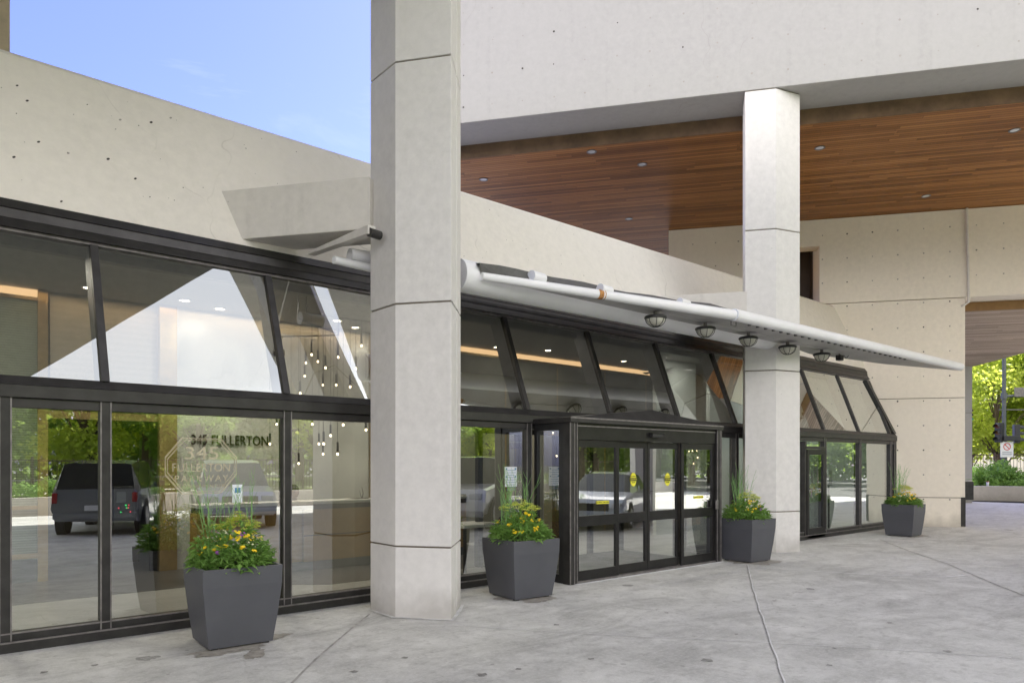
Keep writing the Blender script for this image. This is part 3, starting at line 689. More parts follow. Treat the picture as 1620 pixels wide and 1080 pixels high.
for i in range(len(up)-1):
    a, c = up[i]+.037, up[i+1]-.037; k = -.42 if i == len(up)-2 else 0
    pane([(a, yl(2.5), 2.502), (c, yl(2.5), 2.502), (c+k, yl(3.95), 3.95), (a, yl(3.95), 3.95)], .012, 'glass_up')
# lobby side door right of column two: between mull[6]=14.45.. and mull[7]=16.30
dx0, _ = on_w(1268, 800, GW); dx1, _ = on_w(1302, 800, GW)
def glazed_door(x0, x1, z1, parent, y=GW-.03, stile=.10, top=.12, bot=.25, name='door', hside=-1):
    b = MB()
    b.box(x0, x0+stile, y-.045, y+.005, .02, z1); b.box(x1-stile, x1, y-.045, y+.005, .02, z1)
    b.box(x0+stile, x1-stile, y-.045, y+.005, .02, bot); b.box(x0+stile, x1-stile, y-.045, y+.005, z1-top, z1)
    d = b.build(name, 'door_metal', parent, bevel=.003)
    pane([(x0+stile, y-.02, bot), (x1-stile, y-.02, bot), (x1-stile, y-.02, z1-top), (x0+stile, y-.02, z1-top)], .008, 'glass', 'door_pane', d)
    hx = x0+stile/2 if hside < 0 else x1-stile/2
    b = MB(); b.tube((hx, y-.11, .95), (hx, y-.11, 1.15), .012); b.tube((hx, y-.11, .97), (hx, y-.045, .97), .008); b.tube((hx, y-.11, 1.13), (hx, y-.045, 1.13), .008)
    b.build('handle', 'frame_light', d, smooth=True); return d
glazed_door(dx0+.12, dx1-.05, 2.02, sf)
b = MB(); b.box(dx0+.05, dx1, GW-.06, GW+.05, 2.03, 2.09); b.box(dx0+.03, dx0+.11, GW-.06, GW+.05, 0, 2.2); b.build('door_frame', 'frame', sf)

# ------------------------------------------------------------------ entrance vestibule
VY = 7.04; VZ = 2.28
vb = thing('entrance_vestibule', 'black metal entrance box with sliding glass doors projecting from the front', 'entrance', ((VX0+VX1)/2, VY, 0))
for x0, x1 in ((VX0, VX0+.14), (VX1-.12, VX1)):
    b = MB(); b.box(x0, x1, VY, VY+.14, 0, VZ)
    for e_ in (x0, x0+.08, x1-.005): b.box(e_-.004, e_+.008, VY-.006, VY+.01, 0, VZ, 1)
    b.build('corner_post', ['frame', 'frame_light'], vb)
b = MB(); b.box(VX0-.02, VX1+.02, VY-.03, VY+.15, VZ+.002, VZ+.07); b.box(VX0-.025, VX1+.025, VY-.036, VY-.025, VZ+.055, VZ+.075, 1)
b.box(VX0-.02, VX0+.1, VY+.152, GW-.08, VZ+.002, VZ+.07); b.box(VX1-.08, VX1+.02, VY+.152, GW-.08, VZ+.002, VZ+.07)
b.build('fascia', ['frame', 'frame_light'], vb)
# shallow hipped roof
xm = on_w(1033, 648, VY+.1)[0]; zp = VZ+.27
b = MB(); e = VZ+.072
b.add([(VX0-.02, VY-.03, e), (VX1+.02, VY-.03, e), (xm, VY+.12, zp), (VX0-.02, GW-.07, e), (VX1+.02, GW-.07, e), (xm, GW-.07, zp)],
      [(0, 1, 2), (0, 2, 5, 3), (1, 4, 5, 2), (3, 5, 4), (0, 3, 4, 1)]); b.build('roof', 'frame', vb)
# door header
def vs(px): return on_w(px, 800, VY+.03)[0]
hz = on_w(985, 697, VY)[1]
b = MB(); b.box(VX0+.15, VX1-.13, VY+.03, VY+.13, hz, VZ); b.box(VX0+.16, VX1-.14, VY+.02, VY+.03, VZ-.05, VZ-.035, 1); b.build('header_panel', ['door_metal', 'frame_light'], vb)
b = MB(); sx = vs(1036); b.box(sx-.13, sx+.13, VY-.035, VY+.028, hz+.07, hz+.13); b.box(sx-.16, sx+.16, VY-.055, VY+.02, hz+.132, hz+.142); b.build('motion_sensor', 'black', vb, bevel=.006)
xs_ = [VX0+.15, vs(981), vs(1030), vs(1079.5), VX1-.13]
yy = [VY+.05, VY+.10, VY+.10, VY+.05]
mid0, mid1 = .80, .95
for i in range(4):
    x0, x1 = xs_[i]+.005, xs_[i+1]-.005; y = yy[i]; z1 = hz-.004; st = .055 if i in (1, 2) else .07
    d = MB()
    d.box(x0, x0+st, y, y+.045, .03, z1); d.box(x1-st, x1, y, y+.045, .03, z1)
    for za, zb in ((.03, .17), (mid0, mid1), (z1-.10, z1)): d.box(x0+st, x1-st, y, y+.045, za, zb)
    d = d.build('sliding_door' if i in (1, 2) else 'fixed_panel', 'door_metal', vb, bevel=.003)
    pane([(x0+st, y+.02, .17), (x1-st, y+.02, .17), (x1-st, y+.02, mid0), (x0+st, y+.02, mid0)], .006, 'glass', 'lower_pane', d)
    pane([(x0+st, y+.02, mid1), (x1-st, y+.02, mid1), (x1-st, y+.02, z1-.10), (x0+st, y+.02, z1-.10)], .006, 'glass', 'upper_pane', d)
    if i in (1, 2):
        cx, cz = on_w(1001.5 if i == 1 else 1055.5, 758, y+.02)
        b = MB(); nn = 28
        b.add([(cx+.072*math.cos(2*math.pi*k/nn), y+.013, cz+.105*math.sin(2*math.pi*k/nn)) for k in range(nn)], [tuple(range(nn))])
        b.build('caution_sticker', 'yvinyl', d)
        b = MB(); b.box(cx-.078, cx+.078, y+.009, y+.011, cz-.024, cz+.024); b.build('sticker_band', 'black', d)
        text_mesh('CAUTION', .034, 'yvinyl', (cx, y+.007, cz), 'sticker_lettering', d, .001)
        text_mesh('AUTOMATIC', .024, 'black', (cx, y+.011, cz+.046), 'sticker_lettering', d, .001)
        text_mesh('DOOR', .026, 'black', (cx, y+.011, cz-.046), 'sticker_lettering', d, .001)
    else:
        cx, cz = on_w(953 if i == 0 else 1104.5, 794 if i == 0 else 786, y+.02)
        b = MB(); b.box(cx-.135, cx+.135, y+.009, y+.012, cz-.022, cz+.022); b.build('strip_sticker', 'yvinyl', d, bevel=.01)
        text_mesh('IN EMERGENCY - PUSH TO OPEN', .021, 'black', (cx, y+.007, cz), 'sticker_lettering', d, .001, sx=.82)
b = MB(); b.box(VX0+.15, VX1-.13, VY+.02, VY+.2, .0, .028); b.build('threshold', 'frame_light', vb)
struct(MB().box(VX0+.1, VX1, VY-.05, VY+.0, .0, .006).build('joint_sealant', 'caulk'))
# side walls (glass)
for xx, sgn in ((VX0+.05, 1), (VX1-.05, -1)):
    b = MB(); y0, y1 = VY+.145, GW-.06
    b.box(xx-.03, xx+.03, y1-.06, y1, 0, VZ); b.box(xx-.03, xx+.03, y0, y1-.062, 0, .12); b.box(xx-.03, xx+.03, y0, y1-.062, VZ-.1, VZ); b.box(xx-.035, xx+.03, y0+.002, y0+.10, .12, VZ-.1)
    sd = b.build('side_frame', 'frame_dk', vb)
    if sgn > 0: pane([(xx, y1-.06, .12), (xx, y0+.10, .12), (xx, y0+.10, VZ-.1), (xx, y1-.06, VZ-.1)], .006, 'glass', 'side_pane', sd)
    else: pane([(xx, y0+.10, .12), (xx, y1-.06, .12), (xx, y1-.06, VZ-.1), (xx, y0+.10, VZ-.1)], .006, 'glass', 'side_pane', sd)
b = MB(); b.box(VX0+.14, VX1-.12, VY+.15, GW+.0, VZ-.02, VZ); b.build('inner_ceiling', 'ceil', vb)
px_, pz_ = on_w(880, 688, 7.5); b = MB(); b.disc((8.3, 7.45, VZ-.024), (0, 0, -1), .06, 16); b.build('lamp', 'lamp', vb)
b = MB(); px_, pz_ = on_w(1133, 797, VY); b.box(px_-.03, px_+.03, VY-.03, VY, pz_-.09, pz_+.07); b.build('door_button', 'frame_light', vb, bevel=.006)
# inner door seen behind the vestibule
vi = thing('inner_door_frame', 'black inner door frame of the entrance, inside the lobby behind the sliding doors', 'door frame', ((VX0+VX1)/2, 9.2, 0))
b = MB()
for x in (VX0+.1, VX0+.95, VX0+1.85, VX0+2.75, VX1-.1): b.box(x-.05, x+.05, 9.2, 9.28, 0, 2.3)
b.box(VX0, VX1, 9.18, 9.30, 2.2, 2.34); b.build('frame', 'door_metal', vi)

# ------------------------------------------------------------------ notices and decals on the glass
nt_ = thing('door_notice', 'white paper notice with small blue print taped to the window beside the entrance', 'notice', (6.9, GW+.02, 1.6))
x0, z1 = on_w(797, 738, GW+.02); x1, z0 = on_w(816, 769, GW+.02)
b = MB(); b.box(x0, x1, GW-.004, GW-.001, z0, z1); b.build('sheet', 'paper', nt_)
b = MB()
for k in range(9):
    zz = z1-.05-k*.035; ww = (x1-x0)*random.uniform(.3, .42); xc = (x0+x1)/2; b.box(xc-ww, xc+ww, GW-.0065, GW-.0045, zz-.003, zz+.003)
for sx_, sz_ in ((x0+.03, z1-.03), (x1-.03, z1-.03), (x0+.03, (z0+z1)/2), (x1-.03, (z0+z1)/2)): b.box(sx_-.014, sx_+.014, GW-.0065, GW-.0045, sz_-.012, sz_+.012)
b.build('print', 'ink', nt_)
nt_ = thing('window_notice', 'white paper notice with a blue picture on the window left of the column', 'notice', (2.8, GW+.02, 1.4))
x0, z1 = on_w(366.5, 766, GW+.02); x1, z0 = on_w(382, 794, GW+.02)
b = MB(); b.box(x0, x1, GW-.004, GW-.001, z0, z1); b.build('sheet', 'paper', nt_)
b = MB(); b.box(x0+.025, (x0+x1)/2-.003, GW-.0065, GW-.0045, z1-.09, z1-.035); b.box((x0+x1)/2+.003, x1-.02, GW-.0065, GW-.0045, z1-.09, z1-.035); b.build('picture', 'ink', nt_)
b = MB()
for k in range(5): b.box(x0+.025, x1-.025-.01*(k % 2), GW-.0065, GW-.0045, z1-.125-k*.022, z1-.118-k*.022)
b.build('print', 'ink2', nt_)
# octagonal emblem
em = thing('window_emblem', 'pale gold octagonal 345 Fullerton Parkway emblem on the second lower window', 'emblem', (2.4, GW-.004, 1.7))
ex0, ez1 = on_w(260.5, 692, GW); ex1, ez0 = on_w(374.5, 783, GW); ezt = on_w(318, 692.5, GW)[1]; ezb = on_w(318, 781, GW)[1]
ecx = (ex0+ex1)/2; ecz = (ezt+ezb)/2; hw = (ex1-ex0)/2; hh = (ezt-ezb)/2
def octo(s, t):
    hw2 = hw-s; hh2 = hh-s; cc = .20
    o = [(-hw2, -hh2+cc), (-hw2, hh2-cc), (-hw2+cc*.82, hh2), (hw2-cc*.82, hh2), (hw2, hh2-cc), (hw2, -hh2+cc), (hw2-cc*.82, -hh2), (-hw2+cc*.82, -hh2)]
    return [(ecx+x, GW-.003, ecz+z) for x, z in o]
b = MB()
for s0, s1 in ((0, .012), (.022, .030)):
    A, B = octo(s0, 0), octo(s1, 0); b.add(A+B, [(i, (i+1) % 8, (i+1) % 8+8, i+8) for i in range(8)])
b.build('octagon_border', 'etch', em)
def fit(o, w):
    xs_f = [v.co.x for v in o.data.vertices]; k = w/(max(xs_f)-min(xs_f)); c = (max(xs_f)+min(xs_f))/2
    for v in o.data.vertices: v.co.x = c+(v.co.x-c)*k
EW = ex1-ex0
fit(text_mesh('345', EW*.26, 'etch', (ecx, GW-.004, ecz+.13), 'emblem_lettering', em, .001), EW*.46)
fit(text_mesh('FULLERTON', EW*.17, 'etch', (ecx, GW-.004, ecz-.02), 'emblem_lettering', em, .001), EW*.80)
fit(text_mesh('PARKWAY', EW*.135, 'etch', (ecx, GW-.004, ecz-.135), 'emblem_lettering', em, .001, spacing=1.3), EW*.74)
fit(text_mesh('CONDOMINIUM', EW*.07, 'etch', (ecx, GW-.004, ecz-.215), 'emblem_lettering', em, .001, spacing=1.4), EW*.66)

# ------------------------------------------------------------------ canopy
cn = thing('entrance_canopy', 'white pipe-framed canopy with grey sheet over the entrance, between the columns', 'canopy', (9, 6.9, 4.0))
b = MB(); PY = 7.1; PZ = 4.02
b.tube((5.21, PY, PZ), (13.35, PY+.06, PZ+.05), .20, n=40); b.build('main_pipe', 'white', cn, smooth=True)
pA = Vector(at(762, 437, 8.75)); pB = Vector(at(1166, 499, 11.2)); pC = Vector(at(1519, 580, 17.3))
b = MB(); b.tube(pA, pB, .05, .083, n=20); b.build('edge_pipe', 'white', cn, smooth=True)
d = (pC-pB).normalized()
b = MB(); b.tube(pB-d*.10, pC, .094, .094, n=28, m=0, mcap=1); b.build('outer_pipe', ['white', 'whitecap'], cn, smooth=True)
for px, py, rr in ((840, 436.5, .075), (949, 456, .066), (1075, 476.5, .055)):
    a = (px-CX)/FL
    # meets the diagonal edge pipe in plan
    t = ((a*pA.xy.length) if False else 0)
    pa2 = (Vector((pA.x*CT-pA.y*ST, pA.x*ST+pA.y*CT)), Vector((pB.x*CT-pB.y*ST, pB.x*ST+pB.y*CT)))
    q0, q1 = pa2; den = (q1.x-q0.x)-a*(q1.y-q0.y); tt = (a*q0.y-q0.x)/den; Y = q0.y+tt*(q1.y-q0.y)
    c = Vector(at(px, py, Y)); b = MB(); b.tube(c, c+Vector((.22, .01, -.005)), rr, n=20, m=0, mcap=1); b.build('purlin', ['white', 'whitecap'], cn, smooth=True)
    if px == 949:
        dd = (pB-pA).normalized(); m0 = pA+(pB-pA)*tt
        rr2 = .05+.033*tt; b = MB(); b.tube(m0-dd*.05, m0+dd*.03, rr2+.002, n=20, cap=False); b.tube(m0+dd*.05, m0+dd*.065, rr2+.002, n=20, cap=False); b.build('rust_stain', 'ruststain', cn, smooth=True)
# top membrane and lower sheet
def shp(pts_top, th, name, mat):
    b = MB(); n = len(pts_top); lo_ = [(p[0], p[1], p[2]-th) for p in pts_top]
    b.add(lo_+list(pts_top), [tuple(range(n))[::-1], tuple(range(n, 2*n))]+[(i, (i+1) % n, (i+1) % n+n, i+n) for i in range(n)]); return b.build(name, mat, cn)
tipx = 19.75
b = MB(); K_ = 24; rows = []
for k in range(K_+1):
    f = k/K_; fr_ = pA.lerp(pB, f); sg_ = .012*math.sin(f*31)+.02*math.sin(f*9+1)
    xb = pA.x-.05+f*(12.7-pA.x); zb = 4.11+.21*min(1, f*1.5); rows.append([Vector((fr_.x, fr_.y+.02, fr_.z+.03)), Vector((xb, 6.86, zb+sg_)), Vector((xb+.05, 7.1, zb+.06+sg_)), Vector((xb+.05, 7.1, zb+.075+sg_)), Vector((xb, 6.85, zb+.015+sg_)), Vector((fr_.x, fr_.y+.01, fr_.z+.045))])
for a_, c_ in zip(rows[:-1], rows[1:]): b.add(a_+c_, [(i, (i+1) % 6, (i+1) % 6+6, i+6) for i in range(6)])
b.build('membrane', 'sheet_dk', cn)
shp([(pA.x, PY-.15, 4.00), (pB.x-.2, pB.y+.02, pB.z-.06), (tipx, pC.y+.04, pC.z-.06), (17.2, 6.87, 4.0), (14.4, 7.25, 4.0), (13.2, 7.05, 4.0), (12.2, 7.05, 4.0)], .015, 'soffit_sheet', 'sheet')
shp([(5.3, PY+.0, 3.885), (5.3, 8.30, 4.23), (13.4, 8.30, 4.23), (13.4, PY+.0, 3.885)], .012, 'back_sheet', 'sheet')
# bolts / bracket ripple under outer pipe
for k in range(26):
    p = pB+d*(.4+k*.24)+Vector((0, .03, -.10)); b = MB(); b.box(p.x-.02, p.x+.02, p.y-.02, p.y+.02, p.z-.012, p.z+.02); b.build('clip', 'sheet_dk', cn)
b = MB(); b.path([pB+Vector((-.12, .03, -.1)), pB+Vector((-.12, .03, -.16)), pB+Vector((.02, .03, -.16)), pB+Vector((.02, .03, -.1))], [.008]*4, 6); b.build('hook', 'sheet_dk', cn)
# brace at the foreground column
br = thing('canopy_brace', 'grey steel brace under the weathered beam left of the foreground column', 'brace', at(540, 395, 8.3))
b = MB(); q0 = Vector(at(492, 404, 8.75)); q1 = Vector(at(588, 371, 7.9)); dd = (q1-q0).normalized(); up_ = Vector((0, 0, 1)); sd = dd.cross(up_).normalized()
b.add([q0-sd*.05, q0+sd*.05, q0+sd*.05+up_*.03, q0-sd*.05+up_*.03, q1-sd*.05, q1+sd*.05, q1+sd*.05+up_*.10, q1-sd*.05+up_*.10],
      [(0, 1, 2, 3), (7, 6, 5, 4), (0, 4, 5, 1), (1, 5, 6, 2), (2, 6, 7, 3), (3, 7, 4, 0)]); b.build('strut', 'tie', br, bevel=.005)
b = MB(); b.tube(at(528, 411, 8.2), at(591, 425, 8.55), .045, .05, n=16); b.build('lower_pipe', 'white', br, smooth=True)
b = MB(); b.tube(at(553, 404, 8.5), at(592, 410, 8.7), .085, .085, n=20); b.build('stub_pipe', 'white', br, smooth=True)
b = MB(); b.tube(q1+Vector((-.03, 0, .02)), q1+Vector((.12, .03, .02)), .05, n=12); b.build('end_joint', 'frame', br)
# bulkhead lamps
lampspots = [(1037, 490), (1116, 508), (1184, 526), (1246, 538.5), (1300, 551)]
def lp(px):
    f = (px-1037)/(1300-1037); y = 6.66+f*.10; x, _ = on_w(px, 500, y); return Vector((x, y, 3.965))
base = None
desc = ['nearest the camera, leftmost in the row', 'second from the left', 'just left of the concrete column corner', 'in front of the right-hand column face', 'last one to the right, beside the small floodlight']
for i, (px, _) in enumerate(lampspots):
    p = lp(px)
    if base is None:
        base = thing('bulkhead_lamp', 'caged half-round lamp under the canopy, '+desc[i], 'lamp', p, group='caged lamps hanging under the canopy')
        b = MB(); b.lathe(p, [(0, 0), (.03, 0), (.03, -.05), (.045, -.055), (.045, -.075)], 12); b.build('mount', 'frame_light', base, smooth=True)
        b = MB(); b.lathe(p, [(.02, -.07), (.15, -.075), (.165, -.09), (.165, -.11), (.15, -.12), (.12, -.115)], 24); b.build('rim', 'black', base, smooth=True)
        b = MB(); b.lathe(p, [(.14*math.cos(t), -.112-.115*math.sin(t)) for t in [k*math.pi/2/8 for k in range(9)]], 24); b.build('diffuser', 'lens', base, smooth=True)
        b = MB()
        for a0 in (0, R(45), R(90), R(135)):
            pts = [Vector((p.x+.15*math.cos(t)*math.cos(a0), p.y+.15*math.cos(t)*math.sin(a0), p.z-.112-.126*math.sin(t))) for t in [k*math.pi/10 for k in range(11)]]
            b.path(pts, [.005]*11, 5)
        b.build('cage', 'black', base); root = base
    else:
        root = copy_tree(base); root.location = p; root['label'] = 'caged half-round lamp under the canopy, '+desc[i]
b = MB(); b.tube(lp(1025)+Vector((0, 0, .01)), lp(1335)+Vector((0, 0, .01)), .014, n=8); tag(b.build('lamp_conduit', 'sheet', smooth=True), 'thin conduit feeding the row of caged lamps', 'conduit')
p = lp(1328); fl = thing('floodlight', 'small dark floodlight at the right end of the lamp row', 'floodlight', p)
b = MB(); b.box(p.x-.07, p.x+.07, p.y-.06, p.y+.05, p.z-.14, p.z-.03); b.build('housing', 'frame', fl, bevel=.01)
b = MB(); b.tube(p, p+Vector((0, 0, -.04)), .015); b.path([p+Vector((.07, 0, -.09)), p+Vector((.22, 0, -.02)), p+Vector((.3, 0, -.07)), p+Vector((.42, 0, 0))], [.008]*4, 6); b.build('cable', 'frame_light', fl)

# ------------------------------------------------------------------ lobby
WB = 12.23; CZ = 4.2
struct(MB().prism([(-6, GW+.12), (20.75, GW+.12), (15.3, 15.5), (-6, 15.5)], -.02, .006).build('lobby_floor', 'lobfloor'))
xd, _ = on_w(300, 900, 10); 
struct(MB().prism([(-6, 10.35), (3.2, 10.35), (4.6, 9.25), (9, 9.25), (9, 15.4), (-6, 15.4)], .007, .012).build('lobby_dark_floor', 'darkfloor'))
struct(MB().box(VX0+.15, VX1-.13, VY+.16, 9.2, .007, .02).build('entrance_mat', 'asphalt'))
struct(MB().prism([(-6, yl(CZ)+.1), (20.2, yl(CZ)+.1), (15.2, 15.5), (-6, 15.5)], CZ, CZ+.08).build('lobby_ceiling', 'ceil'))
b = MB(); b.box(-6, 19.8, 8.62, 8.72, 3.86, CZ-.002); tag(b.build('bulkhead', 'frame_dk'), 'black bulkhead just inside the top of the sloped windows', 'bulkhead')
def wx(px, w=WB): return on_w(px, 700, w)[0]
lw = thing('lobby_back_wall', 'beige lobby back wall with gold seams and a warm light cove', 'wall', (7, WB, 0))
xg0, xg1 = wx(66), wx(252); zg = on_w(100, 662, WB)[1]
b = MB(); b.box(xg0+.1, 3.0, WB, WB+.1, 2.62, CZ); b.box(3.0, wx(590), WB, WB+.1, 0, CZ); b.box(xg0+1.9, 3.0, WB, WB+.1, 0, 2.4); b.build('upper_wall', 'lobwall', lw)
xr0, xr1 = wx(590), wx(1082)
b = MB(); b.box(xr0, xr1, WB, WB+.1, 0, 4.03); b.build('panelling', 'panel', lw)
b = MB(); b.box(-6, xg0, WB, WB+.1, 0, 4.03); b.build('panelling', 'blind', lw)
b = MB()
for px in (800, 882, 957, 1022, 1082): x = wx(px, WB-.01); b.box(x-.018, x+.018, WB-.015, WB-.001, 0, 4.03)
b.build('seam_strip', 'gold', lw)
b = MB(); b.box(xr0, xr1, WB-.01, WB+.1, 4.095, CZ-.01); b.box(-6, xg0, WB-.01, WB+.1, 4.095, CZ-.01); b.build('cove_light', 'cove', lw)
b = MB(); b.box(xr0, xr1, WB-.04, WB+.1, 4.032, 4.08); b.box(-6, xg0, WB-.04, WB+.1, 4.032, 4.08); b.build('cove_ledge', 'gold', lw)
b = MB(); b.box(xr1, 17.9, 11.6, 11.7, 0, CZ); b.box(xr1, xr1+.1, 11.7, WB, 0, CZ); b.build('end_wall', 'lobwall', lw)
b = MB(); b.box(-6.1, -6, GW, 15.5, 0, CZ); b.box(-6, 15.2, 15.4, 15.5, 0, CZ); b.build('outer_wall', 'panel', lw)
# gold frame
gf = thing('gold_door_frame', 'brushed gold door frame with a woven blind panel at the left of the lobby', 'door frame', (xg0, WB, 0))
b = MB(); xa, xb = wx(59), wx(75); b.box(xa, xb, WB-.06, WB+.02, 0, CZ); b.box(xb, wx(262), WB-.05, WB+.02, zg, zg+.11); b.box(xb, wx(262), WB-.04, WB+.02, zg+.12, zg+.25)
b.box(wx(15), xa, WB-.05, WB-.01, .35, .42); b.box(wx(15), xa, WB-.05, WB-.01, 1.05, 1.10); b.build('frame', 'gold', gf)
b = MB(); b.box(wx(-60), xa, WB-.02, WB-.001, 0, .33); b.build('base', 'deskbase', gf)
b = MB(); b.box(wx(75), wx(255), 13.6, 13.7, 0, 2.6); b.build('corridor_wall', 'deskdark', gf)
gc = thing('gold_pilaster', 'brown and gold pilaster beside the marble wall', 'pilaster', (wx(262), WB, 0))
b = MB(); b.box(wx(249), wx(277), WB-.12, WB-.0, 0, CZ-.002); b.build('shaft', 'gold', gc, bevel=.005)
g2 = thing('gold_pilaster', 'gold brown pilaster at the right end of the marble wall, against the column', 'pilaster', (wx(592), WB, 0))
b = MB(); b.box(wx(581), wx(606), WB-.14, WB-.0, 0, CZ-.002); b.build('shaft', 'gold', g2, bevel=.005)
b = MB(); b.box(wx(278), wx(581), WB-.08, WB-.002, 0, CZ-.002); tag(b.build('marble_wall', 'marble'), 'pale veined marble wall behind the reception desk', 'wall')
tx0 = on_w(303, 696, WB-.1)[0]; tx1 = on_w(424, 696, WB-.1)[0]; tz = on_w(363, 697, WB-.1)[1]
o = text_mesh('345 FULLERTON', .235, 'letters', ((tx0+tx1)/2, WB-.10, tz), 'wall_lettering', None, .012, sx=.97)
w_ = max(v.co.x for v in o.data.vertices)-min(v.co.x for v in o.data.vertices); o.scale.x = (tx1-tx0)/w_
tag(o, 'dark bronze letters 345 FULLERTON on the marble wall', 'lettering')
# AV rack with leds
rk = thing('control_panel', 'black control panel with red and green lights, seen through the second lower window', 'panel', (wx(190), WB-.2, 0))
x0, x1 = wx(176, 12), wx(209, 12); b = MB(); b.box(x0, x1, 11.85, 12.0, .72, 1.36); b.build('cabinet', 'black', rk, bevel=.01)
b = MB(); b.box(x0+.04, x1-.12, 11.84, 11.849, 1.12, 1.28); b.build('screen', 'deskbase', rk)
rr_ = random.Random(2)
for mt in ('ledr', 'ledg'):
    b = MB()
    for k in range(4): xx = rr_.uniform(x0+.05, x1-.05); zz = rr_.choice((.98, 1.04, 1.08)); b.box(xx-.008, xx+.008, 11.84, 11.849, zz-.008, zz+.008)
    b.build('indicator_light', mt, rk)
# desk
dk = thing('reception_desk', 'long reception desk with white stone top and brown front', 'desk', (5, 10.8, 0))
DX0 = on_w(305, 800, 10.8)[0]; DX1 = 8.0; DY = 10.62; xc = on_w(481, 850, DY)[0]
b = MB(); b.box(DX0, DX1, DY-.06, DY+.42, 1.06, 1.11); b.build('worktop', 'quartz', dk, bevel=.004)
b = MB(); b.box(DX0+.03, DX1, DY-.02, DY+.38, .98, 1.058); b.build('top_strip', 'deskdark', dk)
b = MB(); b.box(DX0+.02, xc-.01, DY+.06, DY+.38, .16, .978); b.box(xc, DX1, DY, DY+.38, .16, .978); b.box(xc, DX1, DY-.006, DY-.001, .56, .575, 1); b.build('front', ['deskwood', 'deskdark'], dk)
b = MB(); b.box(DX0+.05, DX1, DY+.04, DY+.36, .0, .155); b.build('base', 'deskbase', dk)
# person seated behind desk
def person():
    hx, hz_ = on_w(465.5, 767, 11.45); root = thing('person', 'person in dark clothing seated behind the reception desk', 'person', (hx, 11.45, 0))
    c = Vector((hx, 11.45, 0)); top = hz_
    me = bpy.data.meshes.new('body'); 
    # joints: seated, hands on the desk
    V = [((0, .12, top-.86), .15), ((0, .10, top-.66), .15), ((0, .05, top-.42), .155), ((0, .03, top-.29), .06), ((0, .01, top-.20), .055), ((0, -.015, top-.12), .085), ((0, .0, top-.07), .088),
         ((-.19, .04, top-.34), .062), ((-.24, -.05, top-.58), .046), ((-.10, -.28, top-.50), .034), ((.19, .04, top-.34), .062), ((.24, -.05, top-.58), .046), ((.10, -.28, top-.50), .034),
         ((-.11, -.28, top-.86), .085), ((-.11, -.30, top-1.22), .05), ((.11, -.28, top-.86), .085), ((.11, -.30, top-1.22), .05), ((-.11, -.42, .04), .035), ((.11, -.42, .04), .035),
         ((-.06, -.36, top-.50), .022), ((.06, -.36, top-.50), .022)]
    E = [(0, 1), (1, 2), (2, 3), (3, 4), (4, 5), (5, 6), (2, 7), (7, 8), (8, 9), (2, 10), (10, 11), (11, 12), (0, 13), (13, 14), (0, 15), (15, 16), (14, 17), (16, 18), (9, 19), (12, 20)]
    me.from_pydata([p for p, _ in V], E, []); me.update()
    o = bpy.data.objects.new('body', me); COL.objects.link(o); sk = o.modifiers.new('skin', 'SKIN'); sb = o.modifiers.new('sub', 'SUBSURF'); sb.levels = sb.render_levels = 2
    for i, (_, rr) in enumerate(V): me.skin_vertices[0].data[i].radius = (rr, rr)
    me.skin_vertices[0].data[0].use_root = True
    dg = bpy.context.evaluated_depsgraph_get(); m2 = bpy.data.meshes.new_from_object(o.evaluated_get(dg)); bpy.data.objects.remove(o)
    m2.name = 'body'; m2.materials.clear(); m2.materials.append(M['skin']); m2.materials.append(M['shirt'])
    for p in m2.polygons:
        cc = sum((m2.vertices[i].co for i in p.vertices), Vector())/len(p.vertices); p.use_smooth = True
        p.material_index = 1 if (cc.z < top-.235 and cc.y > -.30) else 0
    o = bpy.data.objects.new('body', m2); COL.objects.link(o); o.parent = root
    b = MB(); cc = Vector((hx, 11.46, top-.085)); prof = [(.098*math.cos(t), .098*math.sin(t)) for t in [R(-15)+k*R(105)/7 for k in range(8)]]
    b.lathe(cc+Vector((0, .01, 0)), prof, 18, sx=.86, sy=1.05); b.build('hair', 'hair', root, smooth=True)
    b = MB()
    for s_ in (-1, 1): b.box(hx+s_*.034-.010, hx+s_*.034+.010, 11.45-.105, 11.45-.095, top-.118, top-.110)
    b.box(hx-.02, hx+.02, 11.45-.112, 11.45-.10, top-.185, top-.179); b.build('eyes', 'hair', root)
    b = MB(); b.lathe((hx, 11.45-.098, top-.15), [(0, .03), (.012, .0), (.014, -.012), (0, -.018)], 8); b.build('nose', 'skin', root, smooth=True)
    ch = thing('office_chair', 'dark office chair under the person at the desk', 'chair', (hx, 11.62, 0))
    b = MB(); b.box(hx-.24, hx+.24, 11.4, 11.85, .42, .48); b.build('seat', 'black', ch, bevel=.02)
    b = MB(); b.box(hx-.2, hx+.2, 11.76, 11.8, .5, 1.0); b.build('backrest', 'black', ch, bevel=.02)
    b = MB(); b.tube((hx, 11.6, .05), (hx, 11.6, .42), .03)
    for k in range(5): b.tube((hx, 11.6, .08), (hx+.26*math.cos(k*1.257), 11.6+.26*math.sin(k*1.257), .04), .018)
    b.build('base', 'black', ch)
person()
ds = thing('desk_ornament', 'small dark twig ornament on the desk near the column', 'ornament', (on_w(573, 790, 10.8)[0], 10.8, 1.11))
p = Vector(ds.location); b = MB(); b.path([p, p+Vector((.02, 0, .09)), p+Vector((-.01, 0, .2))], [.01, .008, .004], 6); b.path([p, p+Vector((-.03, 0, .06)), p+Vector((-.05, 0, .14))], [.008, .006, .003], 6); b.box(p.x-.2, p.x+.1, 10.75, 10.85, 1.11, 1.122); b.build('twig', 'deskdark', ds)
